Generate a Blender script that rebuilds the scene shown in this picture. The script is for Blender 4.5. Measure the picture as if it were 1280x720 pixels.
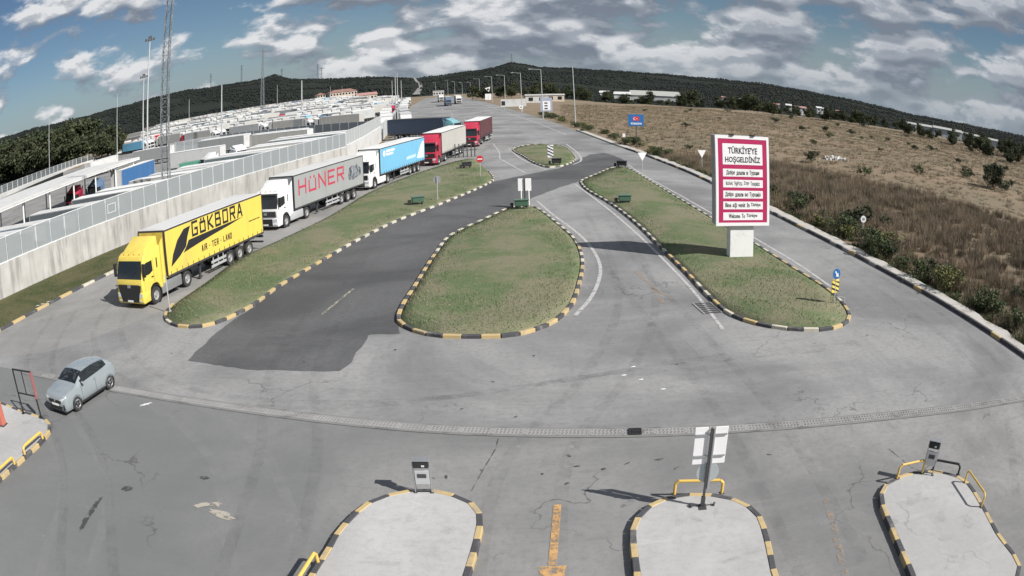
import bpy, bmesh, math, random
import numpy as np
from mathutils import Vector, Matrix
random.seed(7); RNG = np.random.default_rng(11)
scene = bpy.context.scene
for o in list(bpy.data.objects): bpy.data.objects.remove(o)
R = math.radians

# ------------------------------------------------------------------ camera: wide barrel-distorting surveillance lens
H = 10.54
cam = bpy.data.cameras.new('camera'); camo = bpy.data.objects.new('camera', cam); scene.collection.objects.link(camo)
cam.type = 'PANO'; cam.sensor_fit = 'HORIZONTAL'; cam.sensor_width = 36.0; cam.sensor_height = 20.25
cam.clip_start = 0.1; cam.clip_end = 20000
cy = cam.cycles if hasattr(cam, 'cycles') else cam
cy.panorama_type = 'FISHEYE_LENS_POLYNOMIAL'; cy.fisheye_fov = R(170)
cy.fisheye_polynomial_k0 = 0.0; cy.fisheye_polynomial_k1 = -3.54445158e-02; cy.fisheye_polynomial_k2 = -1.18833454e-05
cy.fisheye_polynomial_k3 = -1.89165649e-05; cy.fisheye_polynomial_k4 = -9.96203804e-08
PITCH, ROLL = 0.267878, -0.0322279
camo.matrix_world = Matrix.Translation((0, 0, H)) @ Matrix.Rotation(math.pi/2 - PITCH, 4, 'X') @ Matrix.Rotation(ROLL, 4, 'Z')
scene.camera = camo

# ------------------------------------------------------------------ sky and sun
SUN_EL = R(38.5); SUN_DIR = Vector((0.845, -0.535, 0)).normalized()          # horizontal direction towards the sun
SKY_STRENGTH, SUN_STRENGTH, EXPOSURE, CLOUD = 0.06, 5.0, 0.42, 0.70
VEIL = 0.64/SKY_STRENGTH; CS, CB0, CB1 = 8.2, 0.005, 0.10
world = bpy.data.worlds.new('World'); scene.world = world; world.use_nodes = True
wn, wl = world.node_tree.nodes, world.node_tree.links
wn.clear()
def N(t, **kw):
    n = wn.new(t)
    for k, v in kw.items(): setattr(n, k, v)
    return n
wout = N('ShaderNodeOutputWorld'); bgs = N('ShaderNodeBackground'); bgc = N('ShaderNodeBackground'); mixs = N('ShaderNodeMixShader')
sky = N('ShaderNodeTexSky', sky_type='NISHITA'); sky.sun_disc = False; sky.sun_elevation = SUN_EL
sky.sun_rotation = math.atan2(SUN_DIR.x, SUN_DIR.y); sky.air_density = 1.0; sky.dust_density = 0.0; sky.ozone_density = 1.5; sky.altitude = 100
bgs.inputs['Strength'].default_value = SKY_STRENGTH
tc = N('ShaderNodeTexCoord'); sep = N('ShaderNodeSeparateXYZ'); wl.new(tc.outputs['Generated'], sep.inputs[0])
def wmath(op, a, b=None, c=None, clamp=False):
    n = N('ShaderNodeMath', operation=op); n.use_clamp = clamp
    for i, v in enumerate((a, b, c)):
        if v is None: continue
        if isinstance(v, (int, float)): n.inputs[i].default_value = v
        else: wl.new(v, n.inputs[i])
    return n.outputs[0]
def wramp(v, lo, hi, a=0.0, b=1.0):
    n = N('ShaderNodeMapRange', interpolation_type='SMOOTHSTEP')
    for i, x in enumerate((v, lo, hi, a, b)):
        if isinstance(x, (int, float)): n.inputs[i].default_value = x
        else: wl.new(x, n.inputs[i])
    return n.outputs[0]
def cloud_noise(dz, scale, detail, loc, zs=2.4, rough=0.55, warp=None):
    mp = N('ShaderNodeMapping'); mp.inputs['Location'].default_value = (loc[0], loc[1], loc[2] + dz*zs); mp.inputs['Scale'].default_value = (1, 1, zs)
    wl.new(tc.outputs['Generated'], mp.inputs[0]); vec = mp.outputs[0]
    if warp is not None:
        ad = N('ShaderNodeVectorMath', operation='ADD'); wl.new(vec, ad.inputs[0]); wl.new(warp, ad.inputs[1]); vec = ad.outputs[0]
    t = N('ShaderNodeTexNoise'); t.inputs['Scale'].default_value = scale; t.inputs['Detail'].default_value = detail
    t.inputs['Roughness'].default_value = rough; wl.new(vec, t.inputs['Vector'])
    return t.outputs['Fac']
CL = (9.3, 3.3, 6.2); ZS = 2.3
wn1 = N('ShaderNodeTexNoise'); wn1.inputs['Scale'].default_value = 9.0; wn1.inputs['Detail'].default_value = 4
mpw = N('ShaderNodeMapping'); mpw.inputs['Scale'].default_value = (1, 1, ZS); wl.new(tc.outputs['Generated'], mpw.inputs[0]); wl.new(mpw.outputs[0], wn1.inputs['Vector'])
wsc = N('ShaderNodeVectorMath', operation='SCALE'); wsc.inputs['Scale'].default_value = 0.03; wl.new(wn1.outputs['Color'], wsc.inputs[0]); WARP = wsc.outputs[0]
fine0 = cloud_noise(0.0, CS, 10, CL, ZS, 0.58, WARP); fine1 = cloud_noise(0.010, CS, 10, CL, ZS, 0.58, WARP)
broad0 = cloud_noise(0.0, CS, 2, CL, ZS, 0.5, WARP); broad1 = cloud_noise(0.035, CS, 2, CL, ZS, 0.5, WARP)
bias = wramp(sep.outputs['X'], -0.66, 0.15, CB0, CB1)               # broken cumulus thickening into a grey deck
dens = wmath('ADD', fine0, bias)
mask = wramp(dens, 0.48, 0.60)
lit = wmath('ADD', wramp(wmath('SUBTRACT', broad0, broad1), -0.05, 0.09, 0.0, 0.66), wramp(wmath('SUBTRACT', fine0, fine1), -0.05, 0.07, 0.0, 0.46))
deck = wramp(sep.outputs['X'], -0.2, 0.5, 0.0, 0.3)                  # flatter and greyer
thick = wramp(dens, 0.58, 0.80)
cr = N('ShaderNodeValToRGB'); cr.color_ramp.elements[0].color = (0.21, 0.245, 0.305, 1); cr.color_ramp.elements[1].color = (0.80, 0.81, 0.83, 1)
e = cr.color_ramp.elements.new(0.5); e.color = (0.38, 0.42, 0.48, 1)
shade = wmath('SUBTRACT', wmath('MULTIPLY', lit, wmath('SUBTRACT', 1.0, deck)), wmath('MULTIPLY', thick, 0.16), clamp=True)
wl.new(shade, cr.inputs[0])
wl.new(cr.outputs[0], bgc.inputs['Color']); bgc.inputs['Strength'].default_value = CLOUD
veil = N('ShaderNodeMix', data_type='RGBA'); veil.inputs[7].default_value = (0.305*VEIL, 0.375*VEIL, 0.445*VEIL, 1)      # moist air low over the horizon
tint = N('ShaderNodeMix', data_type='RGBA', blend_type='MULTIPLY'); tint.inputs[0].default_value = 1.0; tint.inputs[7].default_value = (0.52, 0.60, 0.68, 1)
wl.new(sky.outputs[0], tint.inputs[6]); wl.new(tint.outputs[2], veil.inputs[6])
wl.new(wramp(sep.outputs['Z'], -0.03, 0.12, 1.0, 0.0), veil.inputs[0]); wl.new(veil.outputs[2], bgs.inputs['Color'])
wl.new(wmath('MULTIPLY', mask, wramp(sep.outputs['Z'], 0.0, 0.045, 0.5, 1.0)), mixs.inputs[0]); wl.new(bgs.outputs[0], mixs.inputs[1]); wl.new(bgc.outputs[0], mixs.inputs[2]); wl.new(mixs.outputs[0], wout.inputs[0])
world.cycles.sampling_method = 'MANUAL'; world.cycles.sample_map_resolution = 256

sl = bpy.data.lights.new('sun', 'SUN'); sl.energy = SUN_STRENGTH; sl.angle = R(0.53); sl.color = (1.0, 0.965, 0.915)
slo = bpy.data.objects.new('sun', sl); scene.collection.objects.link(slo)
sd = Vector((SUN_DIR.x*math.cos(SUN_EL), SUN_DIR.y*math.cos(SUN_EL), math.sin(SUN_EL)))
slo.rotation_euler = sd.to_track_quat('Z', 'Y').to_euler(); slo.location = sd*200
vs = scene.view_settings
vs.view_transform = 'Standard'; vs.look = 'None'; vs.gamma = 1.0; vs.exposure = EXPOSURE
try: vs.use_curve_mapping = False
except Exception: pass
scene.render.engine = 'CYCLES'; scene.cycles.use_denoising = True; scene.cycles.max_bounces = 6
scene.cycles.transparent_max_bounces = 8

# ------------------------------------------------------------------ helpers
COL = scene.collection
class MB:
    """collects shapes; build() links them as one mesh object"""
    def __init__(s): s.v = []; s.f = []; s.m = []
    def add(s, vs, fs, mat=0):
        b = len(s.v); s.v += [tuple(p) for p in vs]; s.f += [tuple(i+b for i in f) for f in fs]; s.m += [mat]*len(fs); return s
    def box(s, x0, x1, y0, y1, z0, z1, mat=0):
        return s.add([(x0,y0,z0),(x1,y0,z0),(x1,y1,z0),(x0,y1,z0),(x0,y0,z1),(x1,y0,z1),(x1,y1,z1),(x0,y1,z1)],
                     [(0,3,2,1),(4,5,6,7),(0,1,5,4),(1,2,6,5),(2,3,7,6),(3,0,4,7)], mat)
    def hexa(s, p, mat=0):       # 8 points, bottom 4 ccw then top 4
        return s.add(p, [(0,3,2,1),(4,5,6,7),(0,1,5,4),(1,2,6,5),(2,3,7,6),(3,0,4,7)], mat)
    def prism(s, poly, z0, z1, mat=0, top=None):
        n = len(poly); vs = [(x,y,z0) for x,y in poly] + [(x,y,z1) for x,y in poly]
        s.add(vs, [tuple(range(n-1,-1,-1))] + [(i,(i+1)%n,(i+1)%n+n,i+n) for i in range(n)], mat)
        b = len(s.v) - 2*n; s.f.append(tuple(range(b+n, b+2*n))); s.m.append(mat if top is None else top); return s
    def extr_x(s, prof, x0, x1, mat=0):   # profile in (y,z) extruded along x
        n = len(prof); vs = [(x0,y,z) for y,z in prof] + [(x1,y,z) for y,z in prof]
        return s.add(vs, [tuple(range(n)), tuple(range(2*n-1,n-1,-1))] + [(i+n,(i+1)%n+n,(i+1)%n,i) for i in range(n)], mat)
    def tube(s, p0, p1, r0, r1=None, n=8, mat=0, cap=True):
        r1 = r0 if r1 is None else r1; p0 = Vector(p0); p1 = Vector(p1); d = (p1-p0).normalized()
        a = d.orthogonal().normalized(); b = d.cross(a); vs = []
        for p, r in ((p0,r0),(p1,r1)):
            for i in range(n):
                t = 2*math.pi*i/n; vs.append(p + a*(r*math.cos(t)) + b*(r*math.sin(t)))
        fs = [(i,(i+1)%n,(i+1)%n+n,i+n) for i in range(n)]
        if cap: fs += [tuple(range(n-1,-1,-1)), tuple(range(n,2*n))]
        return s.add(vs, fs, mat)
    def path(s, pts, r, n=8, mat=0):
        for a, b in zip(pts[:-1], pts[1:]): s.tube(a, b, r, n=n, mat=mat)
        return s
    def disc(s, c, ax, r, th, n=24, mat=0):
        c = Vector(c); ax = Vector(ax).normalized(); return s.tube(c-ax*th/2, c+ax*th/2, r, n=n, mat=mat)
    def lathe_x(s, prof, n=24, mat=0):    # profile (x, r) round the x axis, closed
        k = len(prof); vs = []
        for i in range(n):
            t = 2*math.pi*i/n
            for x, r in prof: vs.append((x, r*math.cos(t), r*math.sin(t)))
        fs = [(i*k+j, ((i+1)%n)*k+j, ((i+1)%n)*k+(j+1)%k, i*k+(j+1)%k) for i in range(n) for j in range(k)]
        return s.add(vs, fs, mat)
    def mesh(s, name, mats, smooth=None, bevel=0, seg=2):
        me = bpy.data.meshes.new(name); me.from_pydata(s.v, [], s.f)
        for mt in (mats if isinstance(mats, (list, tuple)) else [mats]): me.materials.append(mt)
        me.polygons.foreach_set('material_index', s.m); me.update()
        bm = bmesh.new(); bm.from_mesh(me)
        bmesh.ops.recalc_face_normals(bm, faces=bm.faces)
        if bevel:
            ed = [e for e in bm.edges if e.is_manifold and e.calc_face_angle(0) > 0.5]
            bmesh.ops.bevel(bm, geom=ed, offset=bevel, segments=seg, affect='EDGES', profile=0.5, clamp_overlap=True)
        bm.to_mesh(me); bm.free()
        if smooth:
            me.polygons.foreach_set('use_smooth', [True]*len(me.polygons)); me.set_sharp_from_angle(angle=R(smooth))
        return me
    def build(s, name, mats, parent=None, smooth=None, bevel=0, seg=2):
        return link(name, s.mesh(name, mats, smooth, bevel, seg), parent)
def link(name, data, parent=None, loc=None, rz=None, scale=None):
    o = bpy.data.objects.new(name, data); COL.objects.link(o)
    if parent is not None: o.parent = parent
    if loc is not None: o.location = loc
    if rz is not None: o.rotation_euler = (0, 0, rz)
    if scale is not None: o.scale = scale
    return o
def tag(o, label=None, cat=None, group=None, kind=None):
    if label: o['label'] = label
    if cat: o['category'] = cat
    if group: o['group'] = group
    if kind: o['kind'] = kind
    return o
def thing(name, label, cat, loc=(0,0,0), rz=0.0, group=None):
    o = bpy.data.objects.new(name, None); o.empty_display_size = 0.3; COL.objects.link(o)
    o.location = loc; o.rotation_euler = (0,0,rz)
    return tag(o, label, cat, group)
def copy_tree(o, parent=None):
    c = o.copy(); COL.objects.link(c); c.parent = parent
    for ch in list(o.children): copy_tree(ch, c)
    return c
def npmesh(name, V, F, mats, mi=None, smooth=False):
    me = bpy.data.meshes.new(name); V = np.asarray(V, dtype=np.float32); F = np.asarray(F, dtype=np.int32); k = F.shape[1]
    me.vertices.add(len(V)); me.vertices.foreach_set('co', V.ravel())
    me.loops.add(F.size); me.loops.foreach_set('vertex_index', F.ravel())
    me.polygons.add(len(F)); me.polygons.foreach_set('loop_start', np.arange(0, F.size, k, dtype=np.int32))
    for m in (mats if isinstance(mats, (list, tuple)) else [mats]): me.materials.append(m)
    if mi is not None: me.polygons.foreach_set('material_index', np.asarray(mi, dtype=np.int32))
    if smooth: me.polygons.foreach_set('use_smooth', np.ones(len(F), dtype=bool))
    me.update(calc_edges=True); me.validate(); return me
def crspline(pts, closed=True, step=0.5):
    P = [Vector(p).to_2d() for p in pts]; n = len(P); out = []
    rng = range(n) if closed else range(n-1)
    for i in rng:
        p1, p2 = P[i], P[(i+1) % n]
        p0 = P[(i-1) % n] if closed or i > 0 else p1*2-p2
        p3 = P[(i+2) % n] if closed or i+2 < n else p2*2-p1
        k = max(1, int((p2-p1).length/step))
        t01, t12, t23 = [max((a-b).length, 1e-3)**0.5 for a, b in ((p1,p0),(p2,p1),(p3,p2))]
        m1 = (p2-p1) + t12*((p1-p0)/t01 - (p2-p0)/(t01+t12)); m2 = (p2-p1) + t12*((p3-p2)/t23 - (p3-p1)/(t12+t23))
        for j in range(k):
            t = j/k
            out.append(p1*(2*t**3-3*t*t+1) + m1*(t**3-2*t*t+t) + p2*(-2*t**3+3*t*t) + m2*(t**3-t*t))
    if not closed: out.append(P[-1])
    return out
def resample(pts, step, closed):
    P = list(pts) + ([pts[0]] if closed else []); L = [0.0]
    for a, b in zip(P[:-1], P[1:]): L.append(L[-1] + (b-a).length)
    k = max(2, round(L[-1]/step)); out = []; j = 0
    for i in range(k + (0 if closed else 1)):
        t = L[-1]*i/k
        while j < len(L)-2 and L[j+1] < t: j += 1
        out.append(P[j].lerp(P[j+1], (t-L[j])/max(L[j+1]-L[j], 1e-6)))
    return out
def offset_poly(pts, d):          # inward for ccw
    n = len(pts); out = []
    for i in range(n):
        t = (pts[(i+1) % n]-pts[i-1]).normalized(); out.append(pts[i] + Vector((-t.y, t.x))*d)
    return out
def ccw(pts):
    a = sum(p.x*q.y-q.x*p.y for p, q in zip(pts, pts[1:]+pts[:1])); return pts if a > 0 else pts[::-1]
def inside(P, poly):
    x, y = P[:,0], P[:,1]; c = np.zeros(len(P), bool); n = len(poly)
    for i in range(n):
        (x1,y1),(x2,y2) = poly[i], poly[i-1]
        k = ((y1 > y) != (y2 > y)) & (x < (x2-x1)*(y-y1)/(y2-y1+1e-12)+x1); c ^= k
    return c
FONT_CACHE = {}
def text(name, body, w, h, mat, parent, origin, X, Y, depth=0.004, bold=0.0, shear=0.0):
    """flat lettering, its box w x h with the lower left corner at origin, in the plane of X and Y"""
    cu = bpy.data.curves.new('t', 'FONT'); cu.body = body; cu.size = 1; cu.offset = bold; cu.resolution_u = 2; cu.shear = shear
    to = bpy.data.objects.new('t', cu); COL.objects.link(to)
    me = bpy.data.meshes.new_from_object(to.evaluated_get(bpy.context.evaluated_depsgraph_get()))
    bpy.data.objects.remove(to); bpy.data.curves.remove(cu)
    n = len(me.vertices); co = np.zeros(n*3, np.float32); me.vertices.foreach_get('co', co); co = co.reshape(-1,3)
    lo, hi = co.min(0), co.max(0); u = (co[:,0]-lo[0])/(hi[0]-lo[0])*w; v = (co[:,1]-lo[1])/(hi[1]-lo[1])*h
    X = np.array(X, float); Y = np.array(Y, float); Z = np.cross(X, Y); O = np.array(origin, float) + Z*depth
    me.vertices.foreach_set('co', (O + u[:,None]*X + v[:,None]*Y).astype(np.float32).ravel()); me.materials.clear(); me.materials.append(mat); me.update()
    return link(name, me, parent)
STROKES = {'G': [[(1,1),(0,1),(0,0),(1,0),(1,.48),(.55,.48)]], 'O': [[(0,0),(0,1),(1,1),(1,0),(0,0)]], 'K': [[(0,0),(0,1)],[(1,1),(.12,.5),(1,0)]], 'B': [[(0,0),(0,1),(.88,1),(.88,.52),(0,.52)],[(.88,.52),(1,.46),(1,0),(0,0)]],
 'R': [[(0,0),(0,1),(1,1),(1,.48),(0,.48)],[(.5,.48),(1,0)]], 'A': [[(0,0),(.42,1),(.58,1),(1,0)],[(.16,.34),(.84,.34)]], 'H': [[(0,0),(0,1)],[(1,0),(1,1)],[(0,.5),(1,.5)]], 'U': [[(0,1),(0,0),(1,0),(1,1)]],
 'N': [[(0,0),(0,1),(1,0),(1,1)]], 'E': [[(1,1),(0,1),(0,0),(1,0)],[(0,.5),(.85,.5)]], 'I': [[(.5,0),(.5,1)]], 'T': [[(0,1),(1,1)],[(.5,1),(.5,0)]], 'L': [[(0,1),(0,0),(1,0)]], 'D': [[(0,0),(0,1),(.75,1),(1,.75),(1,.25),(.75,0),(0,0)]], '-': [[(.15,.45),(.85,.45)]]}
DOTS = {'Ö': 'O', 'Ü': 'U', 'İ': 'I'}
def block_text(body, w, h, th, mat, parent, origin, X, Y, depth=0.006, gap=0.32):
    """square-cut lettering, one mesh per letter"""
    X = Vector(X); Y = Vector(Y); Zn = X.cross(Y); wid = {c: (0.35 if c in 'İI' else (0.5 if c == '-' else (0.45 if c == ' ' else 1.0))) for c in body}
    tot = sum(wid[c] for c in body) + gap*(len(body)-1); u = w/tot; x = 0.0
    for c in body:
        b = DOTS.get(c, c)
        if c == ' ': x += (wid[c]+gap)*u; continue
        mb = MB(); cw = wid[c]*u; ch = h*(0.8 if c in DOTS else 1.0); k = 0
        def pt(a, q): return Vector(origin) + X*(x+th/2+a*(cw-th)) + Y*(th/2+q*(ch-th)) + Zn*(depth+0.0006*k)
        for line in STROKES[b]:
            for a, q in zip(line[:-1], line[1:]):
                A, B = pt(*a), pt(*q); d = (B-A).normalized(); s = Zn.cross(d)*th/2; A = A-d*th/2*.98; B = B+d*th/2*.98
                mb.add([A-s,B-s,B+s,A+s], [(0,1,2,3)]); k += 1
        if c in DOTS:
            for dx in ((.5,) if c == 'İ' else (.22,.78)):
                C = Vector(origin) + X*(x+th/2+dx*(cw-th)) + Y*(h-th*.55) + Zn*depth; s = th*.55; mb.add([C-X*s-Y*s,C+X*s-Y*s,C+X*s+Y*s,C-X*s+Y*s], [(0,1,2,3)])
        mb.build('letter', mat, parent); x += (wid[c]+gap)*u
def flat(name, pts2, mat, parent, origin, X, Y, depth=0.004):
    X = Vector(X); Y = Vector(Y); O = Vector(origin) + X.cross(Y)*depth
    return MB().add([O + X*u + Y*v for u, v in pts2], [tuple(range(len(pts2)))]).build(name, mat, parent)

# ------------------------------------------------------------------ materials
def newmat(name):
    m = bpy.data.materials.new(name); m.use_nodes = True; nt = m.node_tree; return m, nt, nt.nodes['Principled BSDF']
def nd(nt, t, **kw):
    n = nt.nodes.new(t)
    for k, v in kw.items(): setattr(n, k, v)
    return n
def noise(nt, vec, scale, detail=4, rough=0.55, dist=0.0):
    t = nd(nt, 'ShaderNodeTexNoise'); t.inputs['Scale'].default_value = scale; t.inputs['Detail'].default_value = detail
    t.inputs['Roughness'].default_value = rough; t.inputs['Distortion'].default_value = dist
    if vec is not None: nt.links.new(vec, t.inputs['Vector'])
    return t.outputs['Fac']
def mrange(nt, v, a, b, c=0.0, d=1.0):
    n = nd(nt, 'ShaderNodeMapRange', interpolation_type='SMOOTHSTEP')
    nt.links.new(v, n.inputs[0])
    for i, x in zip((1,2,3,4), (a,b,c,d)): n.inputs[i].default_value = x
    return n.outputs[0]
def mixc(nt, f, a, b):
    n = nd(nt, 'ShaderNodeMix', data_type='RGBA')
    for i, x in ((0,f),(6,a),(7,b)):
        if isinstance(x, (int, float)): n.inputs[i].default_value = x
        elif isinstance(x, tuple): n.inputs[i].default_value = (*x[:3], 1)
        else: nt.links.new(x, n.inputs[i])
    return n.outputs[2]
def mth(nt, op, a, b=0.0, clamp=False):
    n = nd(nt, 'ShaderNodeMath', operation=op); n.use_clamp = clamp
    for i, x in enumerate((a, b)):
        if isinstance(x, (int, float)): n.inputs[i].default_value = x
        else: nt.links.new(x, n.inputs[i])
    return n.outputs[0]
def wpos(nt, scale=(1,1,1), rot=0.0, loc=(0,0,0)):
    g = nd(nt, 'ShaderNodeNewGeometry'); mp = nd(nt, 'ShaderNodeMapping'); mp.inputs['Scale'].default_value = scale
    mp.inputs['Rotation'].default_value = (0,0,rot); mp.inputs['Location'].default_value = loc
    nt.links.new(g.outputs['Position'], mp.inputs[0]); return mp.outputs[0]
def bump(nt, bs, h, strength=0.3, dist=0.02):
    b = nd(nt, 'ShaderNodeBump'); b.inputs['Strength'].default_value = strength; b.inputs['Distance'].default_value = dist
    nt.links.new(h, b.inputs['Height']); nt.links.new(b.outputs[0], bs.inputs['Normal'])
def pm(name, col, rough=0.6, metal=0.0, var=0.12, scale=3.0, dirt=None, dirt_amt=0.0, bmp=0.0, bsc=30.0, world_=True, coat=0.0, spec=None):
    """plain painted or natural surface with grain and some dirt"""
    m, nt, bs = newmat(name)
    vec = wpos(nt) if world_ else None
    n = noise(nt, vec, scale, 5, 0.6)
    c = mixc(nt, n, tuple(x*(1-var) for x in col), tuple(min(1, x*(1+var)) for x in col))
    if dirt:
        d = mrange(nt, noise(nt, vec, scale*0.45+0.13, 6, 0.65, 0.4), 0.5, 0.72, 0, dirt_amt); c = mixc(nt, d, c, dirt)
    nt.links.new(c, bs.inputs['Base Color']); bs.inputs['Roughness'].default_value = rough; bs.inputs['Metallic'].default_value = metal
    if coat: bs.inputs['Coat Weight'].default_value = coat
    if spec is not None: bs.inputs['Specular IOR Level'].default_value = spec
    if bmp: bump(nt, bs, noise(nt, vec, bsc, 4), bmp)
    return m
def tarp(name, col, dirt=(0.2,0.18,0.15), amt=0.3):
    m, nt, bs = newmat(name); P = wpos(nt)
    n = noise(nt, P, 0.9, 5, 0.6); c = mixc(nt, n, tuple(x*0.92 for x in col), tuple(min(1, x*1.07) for x in col))
    c = mixc(nt, mrange(nt, noise(nt, wpos(nt, (1,1,0.25)), 0.8, 6, 0.7, 0.4), 0.5, 0.75, 0, amt), c, dirt)
    nt.links.new(c, bs.inputs['Base Color']); bs.inputs['Roughness'].default_value = 0.5
    bump(nt, bs, noise(nt, wpos(nt, (1.6,1.6,0.14)), 1.4, 3, 0.5), 0.9, 0.06); return m
M = {}
def paint(name, col, rough=0.35, dirt=(0.12,0.10,0.08), amt=0.25): M[name] = pm(name, col, rough, 0, 0.05, 1.3, dirt, amt, coat=0.25); return M[name]

def asphalt(name, base, dark, light, streak_rot, crack=0.5, stain=0.5, patchy=0.5, zone=None):
    m, nt, bs = newmat(name); P = wpos(nt)
    fine = noise(nt, P, 22, 3, 0.7); big = noise(nt, P, 0.11, 5, 0.6, 0.6); mid = noise(nt, P, 0.7, 6, 0.62, 0.3)
    st = noise(nt, wpos(nt, (1.15, 0.05, 1), streak_rot), 1.0, 4, 0.6)           # long wheel wear streaks
    st2 = noise(nt, wpos(nt, (0.10, 0.75, 1), streak_rot+0.35), 1.0, 4, 0.6)
    c = mixc(nt, mrange(nt, big, 0.36, 0.64), dark, light)
    c = mixc(nt, mth(nt, 'MULTIPLY', mrange(nt, st, 0.42, 0.7), 0.42), c, base)
    c = mixc(nt, mth(nt, 'MULTIPLY', mrange(nt, st2, 0.5, 0.75), 0.28), c, light)
    c = mixc(nt, mth(nt, 'MULTIPLY', mrange(nt, mid, 0.52, 0.74), patchy), c, dark)
    for rot, lo, k, tone in ((0.5,0.56,0.34,1.22),(-0.7,0.57,0.36,0.74),(1.35,0.58,0.3,0.78),(0.05,0.6,0.4,1.2)):   # scuffs and sweeping wheel marks
        sn = noise(nt, wpos(nt, (0.16,2.1,1), streak_rot+rot, (rot*9,rot*4,0)), 1.0, 5, 0.68, 0.9)
        c = mixc(nt, mrange(nt, sn, lo, lo+0.16, 0, k), c, tuple(min(1, x*tone) for x in base))
    gr = noise(nt, P, 4.5, 6, 0.72); c = mixc(nt, mrange(nt, gr, 0.44, 0.66, 0, 0.34), c, tuple(x*0.82 for x in dark))
    if zone:                                                                    # an older, darker surfacing laid over part of the sheet
        sx = nd(nt, 'ShaderNodeSeparateXYZ'); nt.links.new(P, sx.inputs[0])
        zx = mth(nt, 'ADD', sx.outputs['X'], mth(nt, 'MULTIPLY', mth(nt, 'SUBTRACT', noise(nt, P, 0.22, 5, 0.6, 0.5), 0.5), 14.0))
        c = mixc(nt, mrange(nt, zx, zone[0], zone[1], 0.72, 0.0), c, zone[2])
    spots = noise(nt, P, 2.3, 4, 0.6, 0.8); c = mixc(nt, mrange(nt, spots, 0.69, 0.78, 0, stain), c, tuple(x*0.42 for x in base))
    pale = noise(nt, wpos(nt, loc=(31,7,0)), 1.1, 5, 0.7, 0.5); c = mixc(nt, mrange(nt, pale, 0.66, 0.78, 0, 0.5), c, tuple(min(1,x*1.35) for x in light))
    # cracks
    wv = nd(nt, 'ShaderNodeTexVoronoi', feature='DISTANCE_TO_EDGE'); wv.inputs['Scale'].default_value = 0.17
    mx = nd(nt, 'ShaderNodeVectorMath', operation='ADD'); nn = nd(nt, 'ShaderNodeTexNoise'); nn.inputs['Scale'].default_value = 0.55; nn.inputs['Detail'].default_value = 7
    sc = nd(nt, 'ShaderNodeVectorMath', operation='SCALE'); sc.inputs['Scale'].default_value = 3.0
    nt.links.new(P, nn.inputs['Vector']); nt.links.new(nn.outputs['Color'], sc.inputs[0]); nt.links.new(P, mx.inputs[0]); nt.links.new(sc.outputs[0], mx.inputs[1]); nt.links.new(mx.outputs[0], wv.inputs['Vector'])
    ck = mth(nt, 'MULTIPLY', mrange(nt, wv.outputs['Distance'], 0.0, 0.0075, 1, 0), mrange(nt, noise(nt, wpos(nt, loc=(5,17,0)), 0.16, 3), 0.5, 0.62))
    c = mixc(nt, mth(nt, 'MULTIPLY', ck, crack), c, tuple(x*0.35 for x in base))
    c = mixc(nt, mth(nt, 'MULTIPLY', mrange(nt, fine, 0.3, 0.7), 0.28), c, tuple(x*0.72 for x in base))
    nt.links.new(c, bs.inputs['Base Color']); bs.inputs['Roughness'].default_value = 0.88; bs.inputs['Specular IOR Level'].default_value = 0.25
    bump(nt, bs, fine, 0.25, 0.01); M[name] = m; return m
asphalt('road_asphalt', (0.218,0.217,0.217), (0.165,0.165,0.167), (0.303,0.301,0.299), 0.08, 0.75, 0.35, 0.4)
asphalt('dark_asphalt', (0.088,0.089,0.092), (0.068,0.069,0.072), (0.125,0.126,0.129), -0.42, 0.3, 0.2, 0.2)
asphalt('plaza_concrete', (0.215,0.213,0.21), (0.165,0.166,0.166), (0.295,0.291,0.286), 0.02, 0.9, 0.6, 0.5, (-12.0, 4.0, (0.138,0.143,0.145)))
asphalt('lane_concrete', (0.25,0.243,0.235), (0.21,0.207,0.2), (0.3,0.292,0.285), -0.25, 0.5, 0.35, 0.3)
asphalt('yard_concrete', (0.22,0.217,0.21), (0.17,0.17,0.165), (0.28,0.276,0.27), -0.25, 0.2, 0.3, 0.3)
asphalt('island_concrete', (0.41,0.405,0.4), (0.345,0.34,0.335), (0.47,0.465,0.46), 0.0, 0.6, 0.5, 0.5)

def lawn_mat(name, green, dry, soil, scale=0.22):
    m, nt, bs = newmat(name); P = wpos(nt)
    a = noise(nt, P, scale, 6, 0.62, 0.6); b = noise(nt, wpos(nt, loc=(13,5,0)), 1.3, 6, 0.7, 0.3); f = noise(nt, P, 9, 4, 0.75)
    c = mixc(nt, mrange(nt, a, 0.38, 0.6), green, dry); c = mixc(nt, mth(nt, 'MULTIPLY', mrange(nt, b, 0.5, 0.7), 0.6), c, soil)
    c = mixc(nt, mth(nt, 'MULTIPLY', mrange(nt, f, 0.42, 0.75), 0.55), c, tuple(x*0.45 for x in green))
    nt.links.new(c, bs.inputs['Base Color']); bs.inputs['Roughness'].default_value = 0.95; bs.inputs['Specular IOR Level'].default_value = 0.1
    bump(nt, bs, f, 0.8, 0.06); M[name] = m; return m
lawn_mat('lawn', (0.118,0.155,0.078), (0.2,0.19,0.125), (0.235,0.205,0.155))
lawn_mat('verge_lawn', (0.065,0.078,0.035), (0.12,0.11,0.06), (0.14,0.12,0.08))
lawn_mat('dry_field', (0.2,0.168,0.118), (0.25,0.19,0.135), (0.165,0.148,0.095), 0.05)
lawn_mat('forest_floor', (0.013,0.017,0.015), (0.022,0.026,0.02), (0.032,0.032,0.026), 0.006)
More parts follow.
